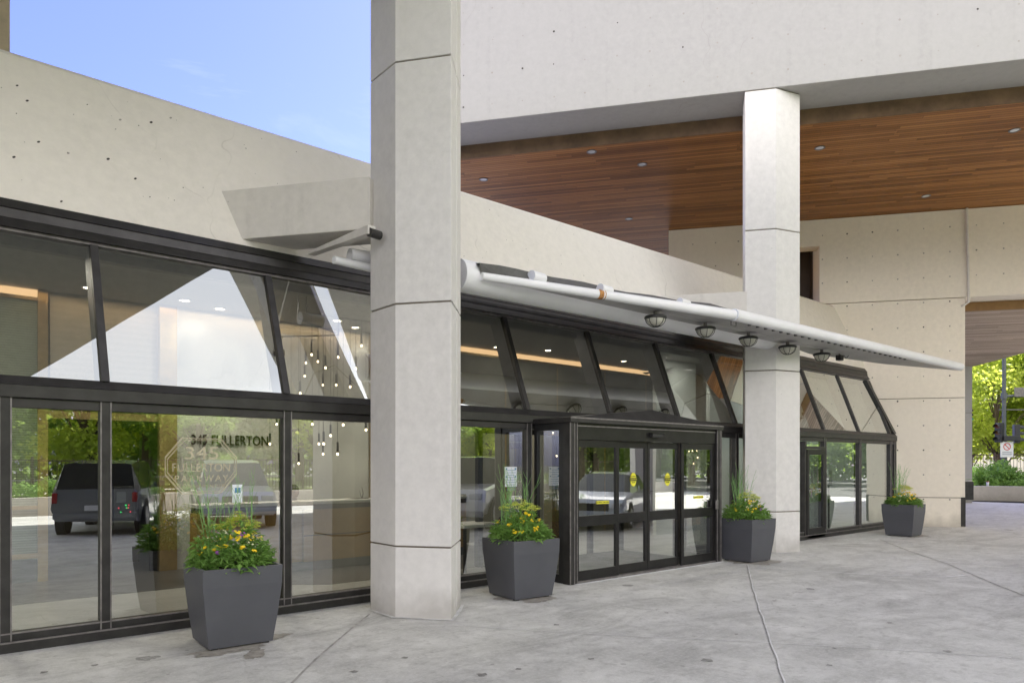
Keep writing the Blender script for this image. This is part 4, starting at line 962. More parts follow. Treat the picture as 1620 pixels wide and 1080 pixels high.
# bench and chairs behind glass between column and entrance
tb = thing('side_table', 'white narrow table inside the window between column and entrance', 'table', (6.2, 9.0, 0))
a0 = on_w(722, 835, 9.0)[0]; a1 = on_w(778, 835, 9.0)[0]; b = MB(); b.box(a0, a1, 8.8, 9.4, .70, .75); b.build('tabletop', 'quartz', tb, bevel=.004)
for xx in (a0+.06, a1-.06):
    for y_ in (8.86, 9.34): b = MB(); b.box(xx-.02, xx+.02, y_-.02, y_+.02, 0, .70); b.build('leg', 'black', tb)
ch = thing('lobby_chair', 'dark chair inside the window between column and entrance', 'chair', (a1+.1, 9.0, 0))
cx_ = a1+.12; b = MB(); b.box(cx_-.24, cx_+.24, 8.7, 9.2, .42, .48); b.build('seat', 'black', ch, bevel=.02)
b = MB(); b.box(cx_-.24, cx_+.24, 8.66, 8.70, .48, .86); b.build('backrest', 'black', ch, bevel=.02)
for sx_ in (-.2, .2):
    for sy_ in (8.72, 9.16): b = MB(); b.tube((cx_+sx_, sy_, 0), (cx_+sx_, sy_, .42), .014, n=8); b.build('leg', 'black', ch)
# downlights
spots = [(177, 411, 'left bay, nearest the glass'), (140, 455, 'left bay, close to the mullion'), (292, 475, 'inside the bright sky reflection'), (348, 519, 'deep in the second bay'), (534, 507, 'behind the chandelier rails'), (562, 541, 'low beside the chandelier'),
         (867, 554, 'second bay right of the foreground column'), (987, 571, 'third bay right of the foreground column'), (1086, 585, 'bay beside the ceiling fan'), (1135, 592, 'left of the right-hand column'), (786, 549, 'first bay right of the foreground column')]
for px, py, lab in spots:
    p = on_z(px, py, CZ)
    if p[1] > WB-.2: p = (p[0]*(WB-.4)/p[1], WB-.4, CZ)
    root = thing('lobby_downlight', 'lit round lobby downlight, '+lab, 'downlight', p, group='lit downlights in the lobby ceiling')
    b = MB(); b.lathe(p, [(.095, 0), (.095, -.008), (.07, -.008), (.065, 0)], 18); b.build('trim_ring', 'white', root)
    b = MB(); b.disc((p[0], p[1], p[2]-.004), (0, 0, -1), .066, 16); b.build('lens', 'lamp', root)
def area(name, loc, size, power, colr=(1, .92, .80), sy=None):
    la = bpy.data.lights.new(name, 'AREA'); la.energy = power; la.color = colr; la.size = size
    if sy: la.shape = 'RECTANGLE'; la.size_y = sy
    o = bpy.data.objects.new(name, la); COL.objects.link(o); o.location = loc; return o
LB = .38
for x in (-3, .5, 4.0, 7.5, 11.0):
    area('ceiling_lamp', (x, 10.6, CZ-.03), .5, 60*LB)
area('ceiling_lamp', (14.2, 9.8, CZ-.03), .5, 28*LB, (1, .95, .88)); area('ceiling_lamp', (17.2, 9.0, CZ-.05), .4, 40*LB, (.93, 1, .98))
area('cove_lamp', (4.0, WB-.25, CZ-.03), 5.5, 20*LB, (1, .68, .40), .12)
# ceiling fan
fx = on_z(1052, 580, CZ); fn = thing('ceiling_fan', 'white ceiling fan seen through the sloped glass left of the right-hand column', 'fan', (13.0, 10.6, CZ))
fxx, _ = on_w(1052, 560, 10.3); p = Vector((fxx, 10.3, CZ)); fn.location = p
b = MB(); b.lathe(p, [(.06, 0), (.05, -.05), (.015, -.07), (.015, -.28), (.09, -.30), (.10, -.38), (.04, -.42), (0, -.42)], 16); b.build('motor', 'white', fn, smooth=True)
for k in range(5):
    t = k*2*math.pi/5+.3; T = Matrix.Translation(p+Vector((0, 0, -.34))) @ Matrix.Rotation(t, 4, 'Z') @ Matrix.Rotation(R(10), 4, 'X')
    b = MB(); b.box(.1, .62, -.06, .06, -.006, .006, 0, T); b.build('blade', 'white', fn)
# white end room wall right of column two
b = MB(); b.box(15.2, 18.9, 10.2, 10.3, 0, CZ-.002); b.box(13.6, 15.19, 10.6, 10.7, 0, CZ-.002); tag(b.build('white_inner_wall', 'whitewall'), 'white clad inner wall behind the glazing right of the second column', 'wall')
def fxw(w): return 20.70-.7307*(w-7.87)
b = MB(); q_ = [(7.97, 0), (7.97, 2.45), (8.62, 4.15), (10.15, 4.15), (10.15, 0)]
b.add([(fxw(w)-.05, w, z) for w, z in q_]+[(fxw(w)-.02, w, z) for w, z in q_], [(0, 1, 2, 3, 4), (9, 8, 7, 6, 5)]+[(i, i+5, (i+1) % 5+5, (i+1) % 5) for i in range(5)]); tag(b.build('white_return_wall', 'whitewall'), 'short white return wall at the right end of the glazed front', 'wall')
# sanitizer stand
sx_, _ = on_w(1311, 830, 8.5); ss = thing('sanitizer_stand', 'white dispenser on a thin black stand behind the glass right of the side door', 'stand', (sx_, 8.5, 0))
b = MB(); b.box(sx_-.09, sx_+.09, 8.45, 8.55, 1.15, 1.55); b.build('dispenser', 'signw', ss, bevel=.02)
b = MB(); b.box(sx_-.016, sx_+.016, 8.485, 8.515, .02, 1.15); b.build('post', 'black', ss)
b = MB(); b.box(sx_-.22, sx_+.22, 8.35, 8.65, .006, .03); b.build('foot', 'black', ss, bevel=.004)
cam_x, cam_z = on_w(1272, 653, 9.3); sc_ = thing('security_camera', 'small black security camera inside, right of the second column', 'camera', (cam_x, 9.3, cam_z))
b = MB(); b.tube((cam_x-.06, 9.3, cam_z-.04), (cam_x+.07, 9.22, cam_z+.05), .045, n=14); b.build('housing', 'black', sc_, smooth=True)
b = MB(); b.tube((cam_x, 9.3, cam_z-.02), (cam_x-.02, 9.3, cam_z-.14), .015); b.tube((cam_x-.02, 9.3, cam_z-.14), (cam_x-.02, 10.18, cam_z-.14), .015); b.build('bracket', 'black', sc_)
# chandelier
ch = thing('pendant_chandelier', 'black rail chandelier with many small lit tube pendants over the desk', 'chandelier', (4.2, 10.2, CZ))
RZ = 3.86
def rz(px, py): return Vector(on_z(px, py, RZ))
rails = [(rz(485, 495), rz(600, 511)), (rz(472, 504), rz(532, 527)), (rz(422, 533), rz(536, 530))]
for q0, q1 in rails:
    b = MB(); b.tube(q0, q1, .012, n=8); b.build('rail', 'black', ch)
b = MB()
for q in (rails[0][0], rails[0][1], rails[1][0], rails[2][0], rails[2][1]): b.tube((q.x, q.y, RZ), (q.x, q.y, CZ), .008, n=6)
b.build('ceiling_rod', 'black', ch)
pend = [(493, 561, 0), (484, 574, 2), (503, 572, 1), (515, 582, 0), (482, 595, 2), (535, 565, 0), (572, 547, 0), (511, 609, 1), (532, 609, 2), (554, 612, 0), (563, 583, 0), (475, 622, 1), (440, 583, 2),
        (494, 655, 1), (494, 671, 2), (437.7, 671, 2), (528, 659, 1), (543, 672, 0), (523, 689, 1), (579, 680, 0), (504.6, 702, 2), (512, 702, 0), (460.5, 701, 2), (427, 702, 2), (511, 718, 2), (534, 718, 0), (472.6, 733, 2)]
for px, py, ri in pend:
    q0, q1 = rails[ri]
    a = (px-CX)/FL
    def cam2(q): return Vector((q.x*CT-q.y*ST, q.x*ST+q.y*CT))
    u0, u1 = cam2(q0), cam2(q1); den = (u1.x-u0.x)-a*(u1.y-u0.y); tt = (a*u0.y-u0.x)/den if abs(den) > 1e-6 else .5
    tt = max(-.05, min(1.05, tt)); Y = u0.y+tt*(u1.y-u0.y); c = Vector(at(px, py, Y))
    b = MB(); b.tube((c.x, c.y, c.z+.02), (c.x, c.y, c.z+.18), .016, n=10); b.tube((c.x, c.y, c.z+.18), (c.x, c.y, RZ), .0035, n=4); pn = b.build('pendant', 'black', ch)
    b = MB(); b.lathe((c.x, c.y, c.z), [(.002, -.016), (.012, -.012), (.016, 0), (.013, .012), (.010, .02)], 10); b.build('bulb', 'bulb', pn, smooth=True)

# ------------------------------------------------------------------ planters
def planter(X, Y, az, seed, label, flabel, wet=True, tw=.72, bw=.58, h=.745):
    x, y = O2(X, Y); rot = -(R(az)-R(49.35)); root = thing('planter', label, 'planter', (x, y, 0), rot, group='square charcoal planters along the front')
    T = wmat(root); b = MB(); t = tw/2; q = bw/2; hb_ = .02
    def ringp(s, z): return [T @ Vector(p) for p in ((-s, -s, z), (s, -s, z), (s, s, z), (-s, s, z))]
    lv = [ringp(q, hb_), ringp(q+(t-q)*.50, h*.38), ringp(t-.004, h*.78), ringp(t, h), ringp(t-.028, h), ringp(t-.032, h-.07)]
    for a, c in zip(lv[:-1], lv[1:]): b.add(a+c, [(i, (i+1) % 4, (i+1) % 4+4, i+4) for i in range(4)], 0 if a is not lv[3] else 1)
    b.add(lv[0], [(3, 2, 1, 0)]); b.build('shell', ['planter', 'planter_in'], root, bevel=.004)
    b = MB(); b.add(ringp(t-.03, h-.06), [(0, 1, 2, 3)]); b.build('soil', 'soil', root)
    b = MB()
    for sx in (-1, 1):
        for sy in (-1, 1): b.box(sx*q*.8-.03, sx*q*.8+.03, sy*q*.8-.03, sy*q*.8+.03, 0, .021, 0, T)
    b.build('foot', 'black', root)
    # planting
    r = random.Random(seed); rt = thing('flowering_plants', flabel, 'plants', (x, y, h-.06), rot, group='flower plantings in the planters')
    T = wmat(rt); b = MB()
    def leaf(b, p, d, up_, ln, w, m=0):
        d = d.normalized(); s = d.cross(up_)
        if s.length < 1e-3: s = Vector((1, 0, 0))
        s.normalize(); mid = p+d*ln*.5+up_*ln*.08; tip = p+d*ln-up_*ln*.12
        b.add([p, mid+s*w/2, tip, mid-s*w/2], [(0, 1, 2), (0, 2, 3)], m)
    lob = [(r.uniform(0, 6.28), r.uniform(.6, 1.25)) for _ in range(6)]
    for i in range(1500 if seed != 2 else 1700):
        a = r.uniform(0, 2*math.pi); rad = t*1.0*math.sqrt(r.random()); kk = 1+.35*math.sin(a*2+lob[0][0])*lob[0][1]*.5+.3*math.sin(a*5+lob[1][0]); hx_ = (.34 if seed != 4 else .24)*kk*(1-(rad/t)**2.2*.66)+.03
        z = hx_*r.uniform(.15, 1.0); p = T @ Vector((rad*math.cos(a), rad*math.sin(a), z)); da = a+r.uniform(-1.3, 1.3)
        d = (T.to_3x3() @ Vector((math.cos(da), math.sin(da), r.uniform(-.5, 1.1)))); leaf(b, p, d, Vector((0, 0, 1)), r.uniform(.05, .125), r.uniform(.022, .046))
    b.build('foliage', 'leaf', rt)
    b = MB(); cx, cy = r.uniform(-.05, .08), r.uniform(-.02, .10)
    heads = []
    for i in range(70):
        a = r.uniform(0, 6.28); rad = (.26 if seed == 2 else .21)*math.sqrt(r.random()); heads.append((cx+rad*math.cos(a), cy+rad*math.sin(a), (.58 if seed == 2 else .53)-rad*.62+r.uniform(-.03, .03)))
    for hx_, hy_, hz_ in heads:
        for k in range(20):
            a = r.uniform(0, 6.28); rr = r.uniform(0, .032); p = T @ Vector((hx_+rr*math.cos(a), hy_+rr*math.sin(a), hz_-rr*.3+r.uniform(-.005, .008)))
            leaf(b, p, Vector((math.cos(a), math.sin(a), r.uniform(-.2, .6))), Vector((0, 0, 1)), r.uniform(.015, .028), .016)
    b.build('lime_flower_cluster', 'lime', rt)
    def flower(p, sz, mat_b, nrm_):
        for k in range(5):
            a = k*2*math.pi/5+r.uniform(-.2, .2); u = nrm_.orthogonal().normalized(); v = nrm_.cross(u)
            d = (u*math.cos(a)+v*math.sin(a)+nrm_*.25); leaf(mat_b, p, d, nrm_, sz, sz*.8)
    for nmz, mt, cnt, sz in (('yellow_flower', 'yellow', 30, .019), ('cream_flower', 'cream', 7, .012), ('purple_flower', 'purple', 2 if seed in (1, 3) else 0, .016)):
        for i in range(cnt):
            b = MB(); a = r.uniform(0, 6.28) if i % 4 else R(-90)+r.uniform(-1.2, 1.2); rad = t*r.uniform(.35, 1.0); z = .34*(1-(rad/t)**2*.62)+r.uniform(-.02, .07)
            c = Vector((rad*math.cos(a), rad*math.sin(a), z))
            for k in range(r.randint(2, 5)):
                p = T @ (c+Vector((r.uniform(-.022, .022), r.uniform(-.022, .022), r.uniform(-.012, .022)))); flower(p, sz*r.uniform(.8, 1.2), b, (T.to_3x3() @ Vector((math.cos(a)*.7, math.sin(a)*.7, .8))).normalized())
            b.build(nmz, mt, rt)
    b = MB()
    for cl in ((-.20, .05), (-.06, .12), (.17, .10)):
        for k in range(r.randint(5, 8)):
            p = Vector((cl[0]+r.uniform(-.05, .05), cl[1]+r.uniform(-.05, .05), .1)); d = Vector((r.uniform(-.16, .16), r.uniform(-.12, .12), 1)); ln = r.uniform(.55, .95); pts = [p.copy()]
            for q_ in range(7):
                d = (d+Vector((r.uniform(-.12, .12), r.uniform(-.1, .1), .0))).normalized(); p = p+d*ln/7; pts.append(p.copy())
            b.path([T @ p_ for p_ in pts], [.0055*(1-i_/8.5) for i_ in range(8)], 5)
            for q_ in (3, 4, 5, 6):
                p = pts[q_]; d2 = (d+Vector((r.uniform(-.7, .7), r.uniform(-.6, .6), 0))).normalized(); l2 = r.uniform(.07, .2)
                b.path([T @ p, T @ (p+d2*l2*.5+Vector((0, 0, .01))), T @ (p+d2*l2+Vector((0, 0, .04)))], [.0026, .002, .001], 4)
    b.build('twig', 'stem', rt)
    return x, y
x, y = planter(-2.682, 6.848, 52.7, 1, 'square tapered charcoal planter, largest and nearest, in front of the left windows', 'yellow flowers, lime heads and tall green twigs in the nearest planter')
blot(x-.12, y-.28, .36, .15, 3.1, rot=R(10)); blot(x-.02, y-.62, .20, .07, 8.3, rot=R(60)); blot(x+.38, y-.1, .16, .10, 5.5)
x, y = planter(.11, 9.206, 55, 2, 'square tapered charcoal planter between the foreground column and the entrance doors', 'yellow flowers with a big lime mound in the planter left of the entrance')
blot(x+.02, y-.08, .40, .34, 6.1)
x, y = planter(4.12, 12.56, 52, 3, 'square tapered charcoal planter right of the entrance, in front of the second column', 'orange yellow flowers in the planter before the second column')
blot(x+.02, y-.10, .42, .36, 2.6)
x, y = planter(9.27, 16.9, 49, 4, 'square tapered charcoal planter farthest right, by the beige end wall', 'small flowers and twigs in the farthest planter')
blot(x+.05, y-.12, .46, .34, 7.7)

# ------------------------------------------------------------------ low walls, hedges, fence, trees
o = MB().box(-30, 36.2, -12.15, -11.9, 0, .62).build('low_wall', 'kerbwall', bevel=.01); tag(o, 'long low concrete wall across the drive, mirrored in the windows', 'wall')
def bush(name, cx, cy, cz, rx, ry, rz_, n, size, mat, label, seed, cat='hedge', clumps=26):
    r = random.Random(seed); b = MB(); cl = []
    for i in range(clumps):
        a = r.uniform(0, 6.28); e = math.asin(r.uniform(0, 1)); k = r.uniform(.55, .95)
        cl.append((cx+rx*k*math.cos(a)*math.cos(e), cy+ry*k*math.sin(a)*math.cos(e), cz+rz_*k*math.sin(e), r.uniform(.22, .38)))
    for i in range(n):
        c = r.choice(cl); d = Vector((r.gauss(0, 1), r.gauss(0, 1), r.gauss(0, 1))).normalized(); rr = c[3]*min(rx, ry, rz_*1.4)*r.uniform(.6, 1.15)
        p = Vector(c[:3])+d*rr
        if p.z < cz-.02: p.z = cz+r.random()*.1
        u = (d+Vector((r.uniform(-.8, .8), r.uniform(-.8, .8), r.uniform(-.8, .8)))).normalized(); s = u.orthogonal().normalized(); s = (s*math.cos(i)+u.cross(s)*math.sin(i))
        l = size*r.uniform(.6, 1.3); q = u.cross(s)
        b.add([p, p+s*l*.5+q*l*.25, p+s*l, p+s*l*.5-q*l*.25], [(0, 1, 2, 3)])
    o = b.build(name, mat); return tag(o, label, cat)
bush('shrub', 4.5, -13.2, .35, 2.0, .9, .95, 7000, .10, 'hedge', 'rounded shrub behind the low wall opposite the left windows', 11, 'shrub')
bush('shrub', 9.5, -13.2, .35, 1.8, .7, .6, 5000, .10, 'hedge', 'lower shrub behind the low wall, right of the rounded one', 12, 'shrub')
bush('shrub', 0.0, -13.3, .35, 2.4, .9, .8, 6000, .10, 'hedge', 'wide shrub behind the low wall at the far left', 13, 'shrub')
def fence(name, a, c, z0, h, step, label, mat='iron', posts=2.4, r0=.011):
    root = thing(name, label, 'fence', (a[0], a[1], z0)); a = Vector((a[0], a[1], z0)); c = Vector((c[0], c[1], z0)); L_ = (c-a).length; d = (c-a)/L_
    b = MB(); n = int(L_/step)
    for i in range(n): p = a+d*i*step; b.tube(p+Vector((0, 0, .05)), p+Vector((0, 0, h+.08)), r0, n=4)
    b.build('picket', mat, root)['kind'] = 'stuff'
    b = MB(); s = Vector((-d.y, d.x, 0))*.02
    for zz in (.15, h): 
        q = [a-s, c-s, c+s, a+s]; b.hexa([p+Vector((0, 0, zz)) for p in q], [p+Vector((0, 0, zz+.04)) for p in q])
    b.build('rail', mat, root)
    for i in range(int(L_/posts)+1):
        p = a+d*i*posts; b = MB(); b.box(p.x-.04, p.x+.04, p.y-.04, p.y+.04, z0, z0+h+.15); b.build('post', mat, root)
    return root
fence('iron_fence', (-12, -15.2), (34, -15.2), .35, 1.45, .14, 'long rusty iron fence on the lawn opposite the front, mirrored in the windows', posts=2.6)
def tree_mesh(seed, H, cr, n, leaf, mat, trunk=.22, cbase=.3):
    r = random.Random(seed); root = None
    t = MB(); pts = [Vector((0, 0, -.2))]; p = Vector((0, 0, 0)); 
    for i in range(7): pts.append(Vector((r.uniform(-.12, .12)*i*.5, r.uniform(-.12, .12)*i*.5, H*.75*(i+1)/7)))
    t.path(pts, [trunk*(1.25-.14*i) if i < 8 else .03 for i in range(8)], 9)
    cl = []
    for i in range(34):
        z = H*(cbase+(1-cbase)*r.random()); prof_ = math.sin(math.pi*min(1, max(.08, (z/H-cbase)/(1-cbase)*.85+.12)))
        a = r.uniform(0, 6.28); rad = cr*prof_*r.uniform(.25, 1.0); c = Vector((rad*math.cos(a), rad*math.sin(a), z)); cl.append((c, cr*r.uniform(.16, .34)))
        k = min(6, max(1, int(z/H*6))); s0 = pts[k]; s0 = Vector((s0.x, s0.y, min(s0.z, z*.85)))
        mid = s0.lerp(c, .5)+Vector((0, 0, .1*rad)); t.path([s0, mid, c], [trunk*.32, trunk*.2, trunk*.06], 5)
    f = MB()
    for i in range(n):
        c, cr_ = r.choice(cl); d = Vector((r.gauss(0, 1), r.gauss(0, 1), r.gauss(0, .7))); d.normalize(); p = c+d*cr_*(r.random()**.4)*1.15
        u = Vector((r.gauss(0, 1), r.gauss(0, 1), r.gauss(0, .6)-.4)).normalized(); s = u.orthogonal().normalized(); s = s*math.cos(i*1.7)+u.cross(s)*math.sin(i*1.7)
        l = leaf*r.uniform(.6, 1.3); f.add([p, p+u*l*.5+s*l*.28, p+u*l, p+u*l*.5-s*l*.28], [(0, 1, 2, 3)])
    return t, f
protos = []
def make_tree(seed, H, cr, n, leaf, mat, loc, label, group, cbase=.3, trunk=.22):
    root = thing('tree', label, 'tree', (0, 0, 0), 0, group); t, f = tree_mesh(seed, H, cr, n, leaf, mat, trunk, cbase)
    t.build('trunk', 'bark', root); f.build('crown', mat, root); root.location = loc; return root
pt = [make_tree(21, 9, 3.6, 16000, .26, 'tree1', (6, -19, .3), 'bright green park tree nearest the fence opposite the left windows', 'park trees mirrored in the windows', .22),
      make_tree(22, 12, 4.6, 18000, .32, 'tree2', (-3, -24, .3), 'deep green park tree opposite the far left window', 'park trees mirrored in the windows', .15),
      make_tree(23, 10, 3.8, 15000, .28, 'tree1', (17, -20, .3), 'bright loose park tree opposite the foreground column', 'park trees mirrored in the windows', .28)]
spots_ = [(13, -27, 1, 1.1), (22, -26, 1, 1.0), (28, -19, 0, 1.0), (34, -24, 1, 1.15), (-9, -20, 0, 1.1), (-14, -30, 1, 1.2), (4, -36, 1, 1.4), (13, -38, 2, 1.5), (24, -38, 1, 1.4), (34, -36, 2, 1.4), (-6, -40, 2, 1.5),
          (63, -8, 2, 1.2), (66, 0, 1, 1.25), (64, -16, 1, 1.3), (62, -26, 0, 1.4), (50, -44, 1, 1.6), (70, -40, 2, 1.7), (-20, -42, 1, 1.7), (18, -48, 1, 1.8), (32, -50, 0, 2.0), (4, -52, 1, 2.0), (-12, -54, 0, 1.9), (44, -28, 2, 1.2)]
places = ['behind the nearest trees', 'in the middle row', 'near the fence', 'by the right end of the lawn', 'at the far left near the fence', 'far left, second row', 'back row left of centre', 'back row centre', 'back row right of centre', 'back row right', 'back row left',
          'across the side street', 'across the side street, farther back', 'across the side street, nearer the park', 'at the corner of the side street', 'far beyond the corner', 'farthest beyond the corner', 'far left back corner', 'tall one in the last row', 'tall one last row right', 'tall one last row left', 'tall one last row far left', 'on the corner beyond the lawn']
spots_ += [(44, -8, 1, .95), (47, -19, 1, 1.0), (52, -12, 1, 1.1), (57, -24, 1, 1.2), (55, 1, 1, 1.1), (48, -30, 1, 1.3), (60, 12, 1, 1.2), (40, -40, 1, 1.3), (22, -17.5, 1, .62), (10, -17, 1, .60), (-5, -17, 1, .6), (30, -32, 1, 1.1)]
places += ['beyond the end wall of the lawn', 'at the side street kerb', 'across the side street behind the first', 'at the wide corner', 'across the side street, straight ahead', 'by the corner gate', 'far along the side street', 'behind the corner tree', 'small, right against the fence', 'small, against the fence opposite the second bay', 'small, against the fence at the far left', 'mid lawn, behind the tall ones']
for i, (x, y, k, s) in enumerate(spots_):
    c = copy_tree(pt[k]); c.location = (x, y, .3 if x < 36 else 0); c.rotation_euler = (0, 0, i*1.3); c.scale = (s, s, s)
    c['label'] = ('bright green' if k != 1 else 'deep green')+' park tree '+places[i]
for c in [o for o in bpy.data.objects if o.name.startswith('tree') and o.type == 'EMPTY']: pass
def woods(name, a, c, h, dep, n, size, label, seed):
    r = random.Random(seed); b = MB(); a = Vector(a); c = Vector(c); d = (c-a); nn_ = Vector((-d.y, d.x)).normalized()
    for i in range(n):
        t_ = r.random(); hh_ = h*(.72+.28*noise.noise(Vector((t_*d.length*.22, seed, 0)))+.18*noise.noise(Vector((t_*d.length*.7, seed, 4))))
        z = hh_*r.random()**.8; q = a+d*t_+nn_*dep*(r.random()-.5)+nn_*1.2*noise.noise(Vector((t_*d.length*.5, z*.5, seed)))
        p = Vector((q.x, q.y, z+.2)); u = Vector((r.gauss(0, 1), r.gauss(0, 1), r.gauss(0, .6)-.3)).normalized(); s_ = u.orthogonal().normalized(); s_ = s_*math.cos(i*1.7)+u.cross(s_)*math.sin(i*1.7)
        l = size*r.uniform(.6, 1.4); b.add([p, p+u*l*.5+s_*l*.3, p+u*l, p+u*l*.5-s_*l*.3], [(0, 1, 2, 3)])
    o = b.build(name, 'tree2'); return tag(o, label, 'woods', kind='stuff')
woods('far_woods', (-45, -62), (70, -64), 13, 5, 42000, .75, 'far-off line of park trees, mirrored in the windows', 71)
woods('far_woods', (76, -60), (75, -2), 12, 5, 26000, .75, 'far-off line of trees across the side street, mirrored in the doors', 72)
# --- real view through the passage on the right
def OO(X, Y, z=0): return O(X, Y, z)
q0 = O2(*(lambda Y: ((1500-CX)/FL*Y, Y))(33.0)); q1 = O2(*(lambda Y: ((1720-CX)/FL*Y, Y))(31.0))
d = (Vector(q1)-Vector(q0)).normalized(); nn = Vector((-d.y, d.x))
if nn.dot(Vector((ST, CT))) < 0: nn = -nn
b = MB(); b.prism([q0, q1, tuple(Vector(q1)+nn*.35), tuple(Vector(q0)+nn*.35)], 0, .68); tag(b.build('planter_wall', 'kerbwall', bevel=.015), 'low concrete planter wall at the far right, holding green shrubs', 'wall')
b = MB(); b.prism([tuple(Vector(q0)+nn*.35), tuple(Vector(q1)+nn*.35), tuple(Vector(q1)+nn*5), tuple(Vector(q0)+nn*5)], 0, .60); struct(b.build('planting_bed', 'soil'))
c_ = lambda px, Y: at(px, HY, Y)
for i, (px, Y, rx, rz_, lab) in enumerate(((1556, 34.6, 1.3, .95, 'leafy shrub at the left end of the far planter wall'), (1585, 35.4, 1.5, 1.25, 'tallest leafy shrub behind the far planter wall'), (1612, 34.6, 1.3, .55, 'low spreading shrub on the far planter wall near the right edge'), (1642, 34.5, 1.4, .6, 'shrub on the far planter wall outside the right edge'))):
    p = c_(px, Y); bush('shrub', p[0], p[1], .6, rx, .9, rz_, 5000, .13, 'hedge', lab, 40+i, 'shrub', 30)
cup = Vector(at(1562.5, 766, 32.9)); ct = thing('paper_cup', 'white takeaway cup with dark red lid on the far planter wall', 'cup', (cup.x, cup.y, .68))
b = MB(); b.lathe((cup.x, cup.y, .68), [(0, 0), (.045, 0), (.06, .17)], 14); b.build('cup_body', 'signw', ct, smooth=True)
b = MB(); b.lathe((cup.x, cup.y, .68), [(.064, .17), (.064, .185), (.05, .20), (0, .20)], 14); b.build('lid', 'tail', ct)
f0 = Vector(c_(1490, 39.5)); f1 = Vector(c_(1740, 36.5)); fence('iron_fence', (f0.x, f0.y), (f1.x, f1.y), .3, 1.85, .15, 'dark iron fence behind the shrubs at the far right', posts=2.45, r0=.013)
g0 = Vector(c_(1480, 44)); g1 = Vector(c_(1780, 42))
# signal pole
pp = Vector(at(1588.5, HY, 36.6)); px0 = pp.x; py0 = pp.y
sp_ = thing('signal_pole', 'tall dark grey signal pole with mast arm and street sign at the right edge', 'pole', (px0, py0, 0))
b = MB(); b.tube((px0, py0, 0), (px0, py0, 9.5), .10, .085, n=14); b.tube((px0, py0, 1.0), (px0, py0, 3.2), .135, .13, n=14); b.build('pole', 'pole', sp_, smooth=True)
rt_ = Vector(O(1, 0)); fw_ = Vector(O(0, 1))
za = EYE+(HY-625)/FL*36.6; b = MB(); b.tube(Vector((px0, py0, za-.05)), Vector((px0, py0, za+.1))+rt_*6, .07, .05, n=10); b.tube(Vector((px0, py0, za-.18)), Vector((px0, py0, za+.12)), .14, n=12); b.build('mast_arm', 'pole', sp_, smooth=True)
zb_ = EYE+(HY-648)/FL*36.6; b = MB(); b.tube(Vector((px0, py0, zb_))-rt_*.25, Vector((px0, py0, zb_))+rt_*5, .028, n=8); b.build('cross_arm', 'frame_light', sp_)
b = MB(); c0 = Vector((px0, py0, za+.13))+rt_*.45; 
q = [c0-fw_*.12, c0+rt_*1.9-fw_*.12]; b.hexa([q[0]-Vector((0, 0, .22)), q[1]-Vector((0, 0, .22)), q[1]-Vector((0, 0, .22))+fw_*.03, q[0]-Vector((0, 0, .22))+fw_*.03], [q[0]+Vector((0, 0, .26)), q[1]+Vector((0, 0, .26)), q[1]+Vector((0, 0, .26))+fw_*.03, q[0]+Vector((0, 0, .26))+fw_*.03]); b.build('street_sign', 'frame_light', sp_, bevel=.01)
CAMR = -TH
def signal(off, z, face, label, lit=None, s=1.0):
    p = Vector((px0, py0, z))+rt_*off[0]+fw_*off[1]; root = thing('traffic_signal', label, 'signal', p, CAMR+face, group='traffic signals on the corner pole')
    T = wmat(root) @ Matrix.Diagonal((s, s, s, 1)); b = MB(); b.box(-.17, .17, -.10, .16, -.5, .5, 0, T); b.build('housing', 'sig', root, bevel=.02)
    for k, (mt, zz) in enumerate((('reddark', .33), ('ambdark', 0), ('greenlight' if lit else 'sig', -.33))):
        b = MB(); c = T @ Vector((0, -.105, zz)); b.disc(c, T.to_3x3() @ Vector((0, -1, 0)), .115*s, 18); b.build('lens', mt, root)
        b = MB(); r_ = .13; m_ = 14
        vs_ = [T @ Vector((r_*math.cos(a), -.10, zz+r_*math.sin(a))) for a in [R(-20)+k2*R(220)/m_ for k2 in range(m_+1)]]; vs2 = [T @ Vector((r_*math.cos(a), -.10-(.26 if 0 else .24), zz+r_*math.sin(a)-.03)) for a in [R(-20)+k2*R(220)/m_ for k2 in range(m_+1)]]
        b.add(vs_+vs2, [(i, i+1, i+1+m_+1, i+m_+1) for i in range(m_)]); b.build('visor', 'sig', root)
    return root
Zp = lambda py: EYE+(HY-py)/FL*36.6
signal((-.30, -.05), Zp(684), R(-60), 'black traffic signal head on the left of the pole')
signal((.62, -.05), Zp(686), R(75), 'black traffic signal head on the right of the pole, facing right', s=.95)
signal((.12, 3.0), Zp(650), R(0), 'small far traffic signal showing green behind the pole', lit=True, s=.72)
b = MB(); T = Matrix.Translation(Vector((px0, py0, Zp(693)))+rt_*.35-fw_*.2) @ Matrix.Rotation(CAMR, 4, 'Z'); b.box(-.55, .3, -.1, .1, -.14, .12, 0, T); o = b.build('pole_bracket', 'sig', sp_, bevel=.02)
sg = thing('no_parking_sign', 'small white sign with a red crossed circle on the signal pole', 'sign', Vector((px0, py0, Zp(710)))-fw_*.16+rt_*.03, CAMR); T = wmat(sg)
b = MB(); b.box(-.33, .33, -.012, .012, -.42, .38, 0, T); b.build('plate', 'signw', sg, bevel=.006)
b = MB(); nn_ = 24
for k in range(nn_):
    a0, a1 = 2*math.pi*k/nn_, 2*math.pi*(k+1)/nn_; b.add([T @ Vector((r_*math.cos(a), -.016, .12+r_*math.sin(a))) for r_, a in ((.19, a0), (.19, a1), (.15, a1), (.15, a0))], [(0, 1, 2, 3)])
b.add([T @ Vector(p) for p in ((-.15, -.017, .24), (-.12, -.017, .27), (.15, -.017, 0.0), (.12, -.017, -.03))], [(0, 1, 2, 3)]); b.build('red_symbol', 'signr', sg)
b = MB(); 
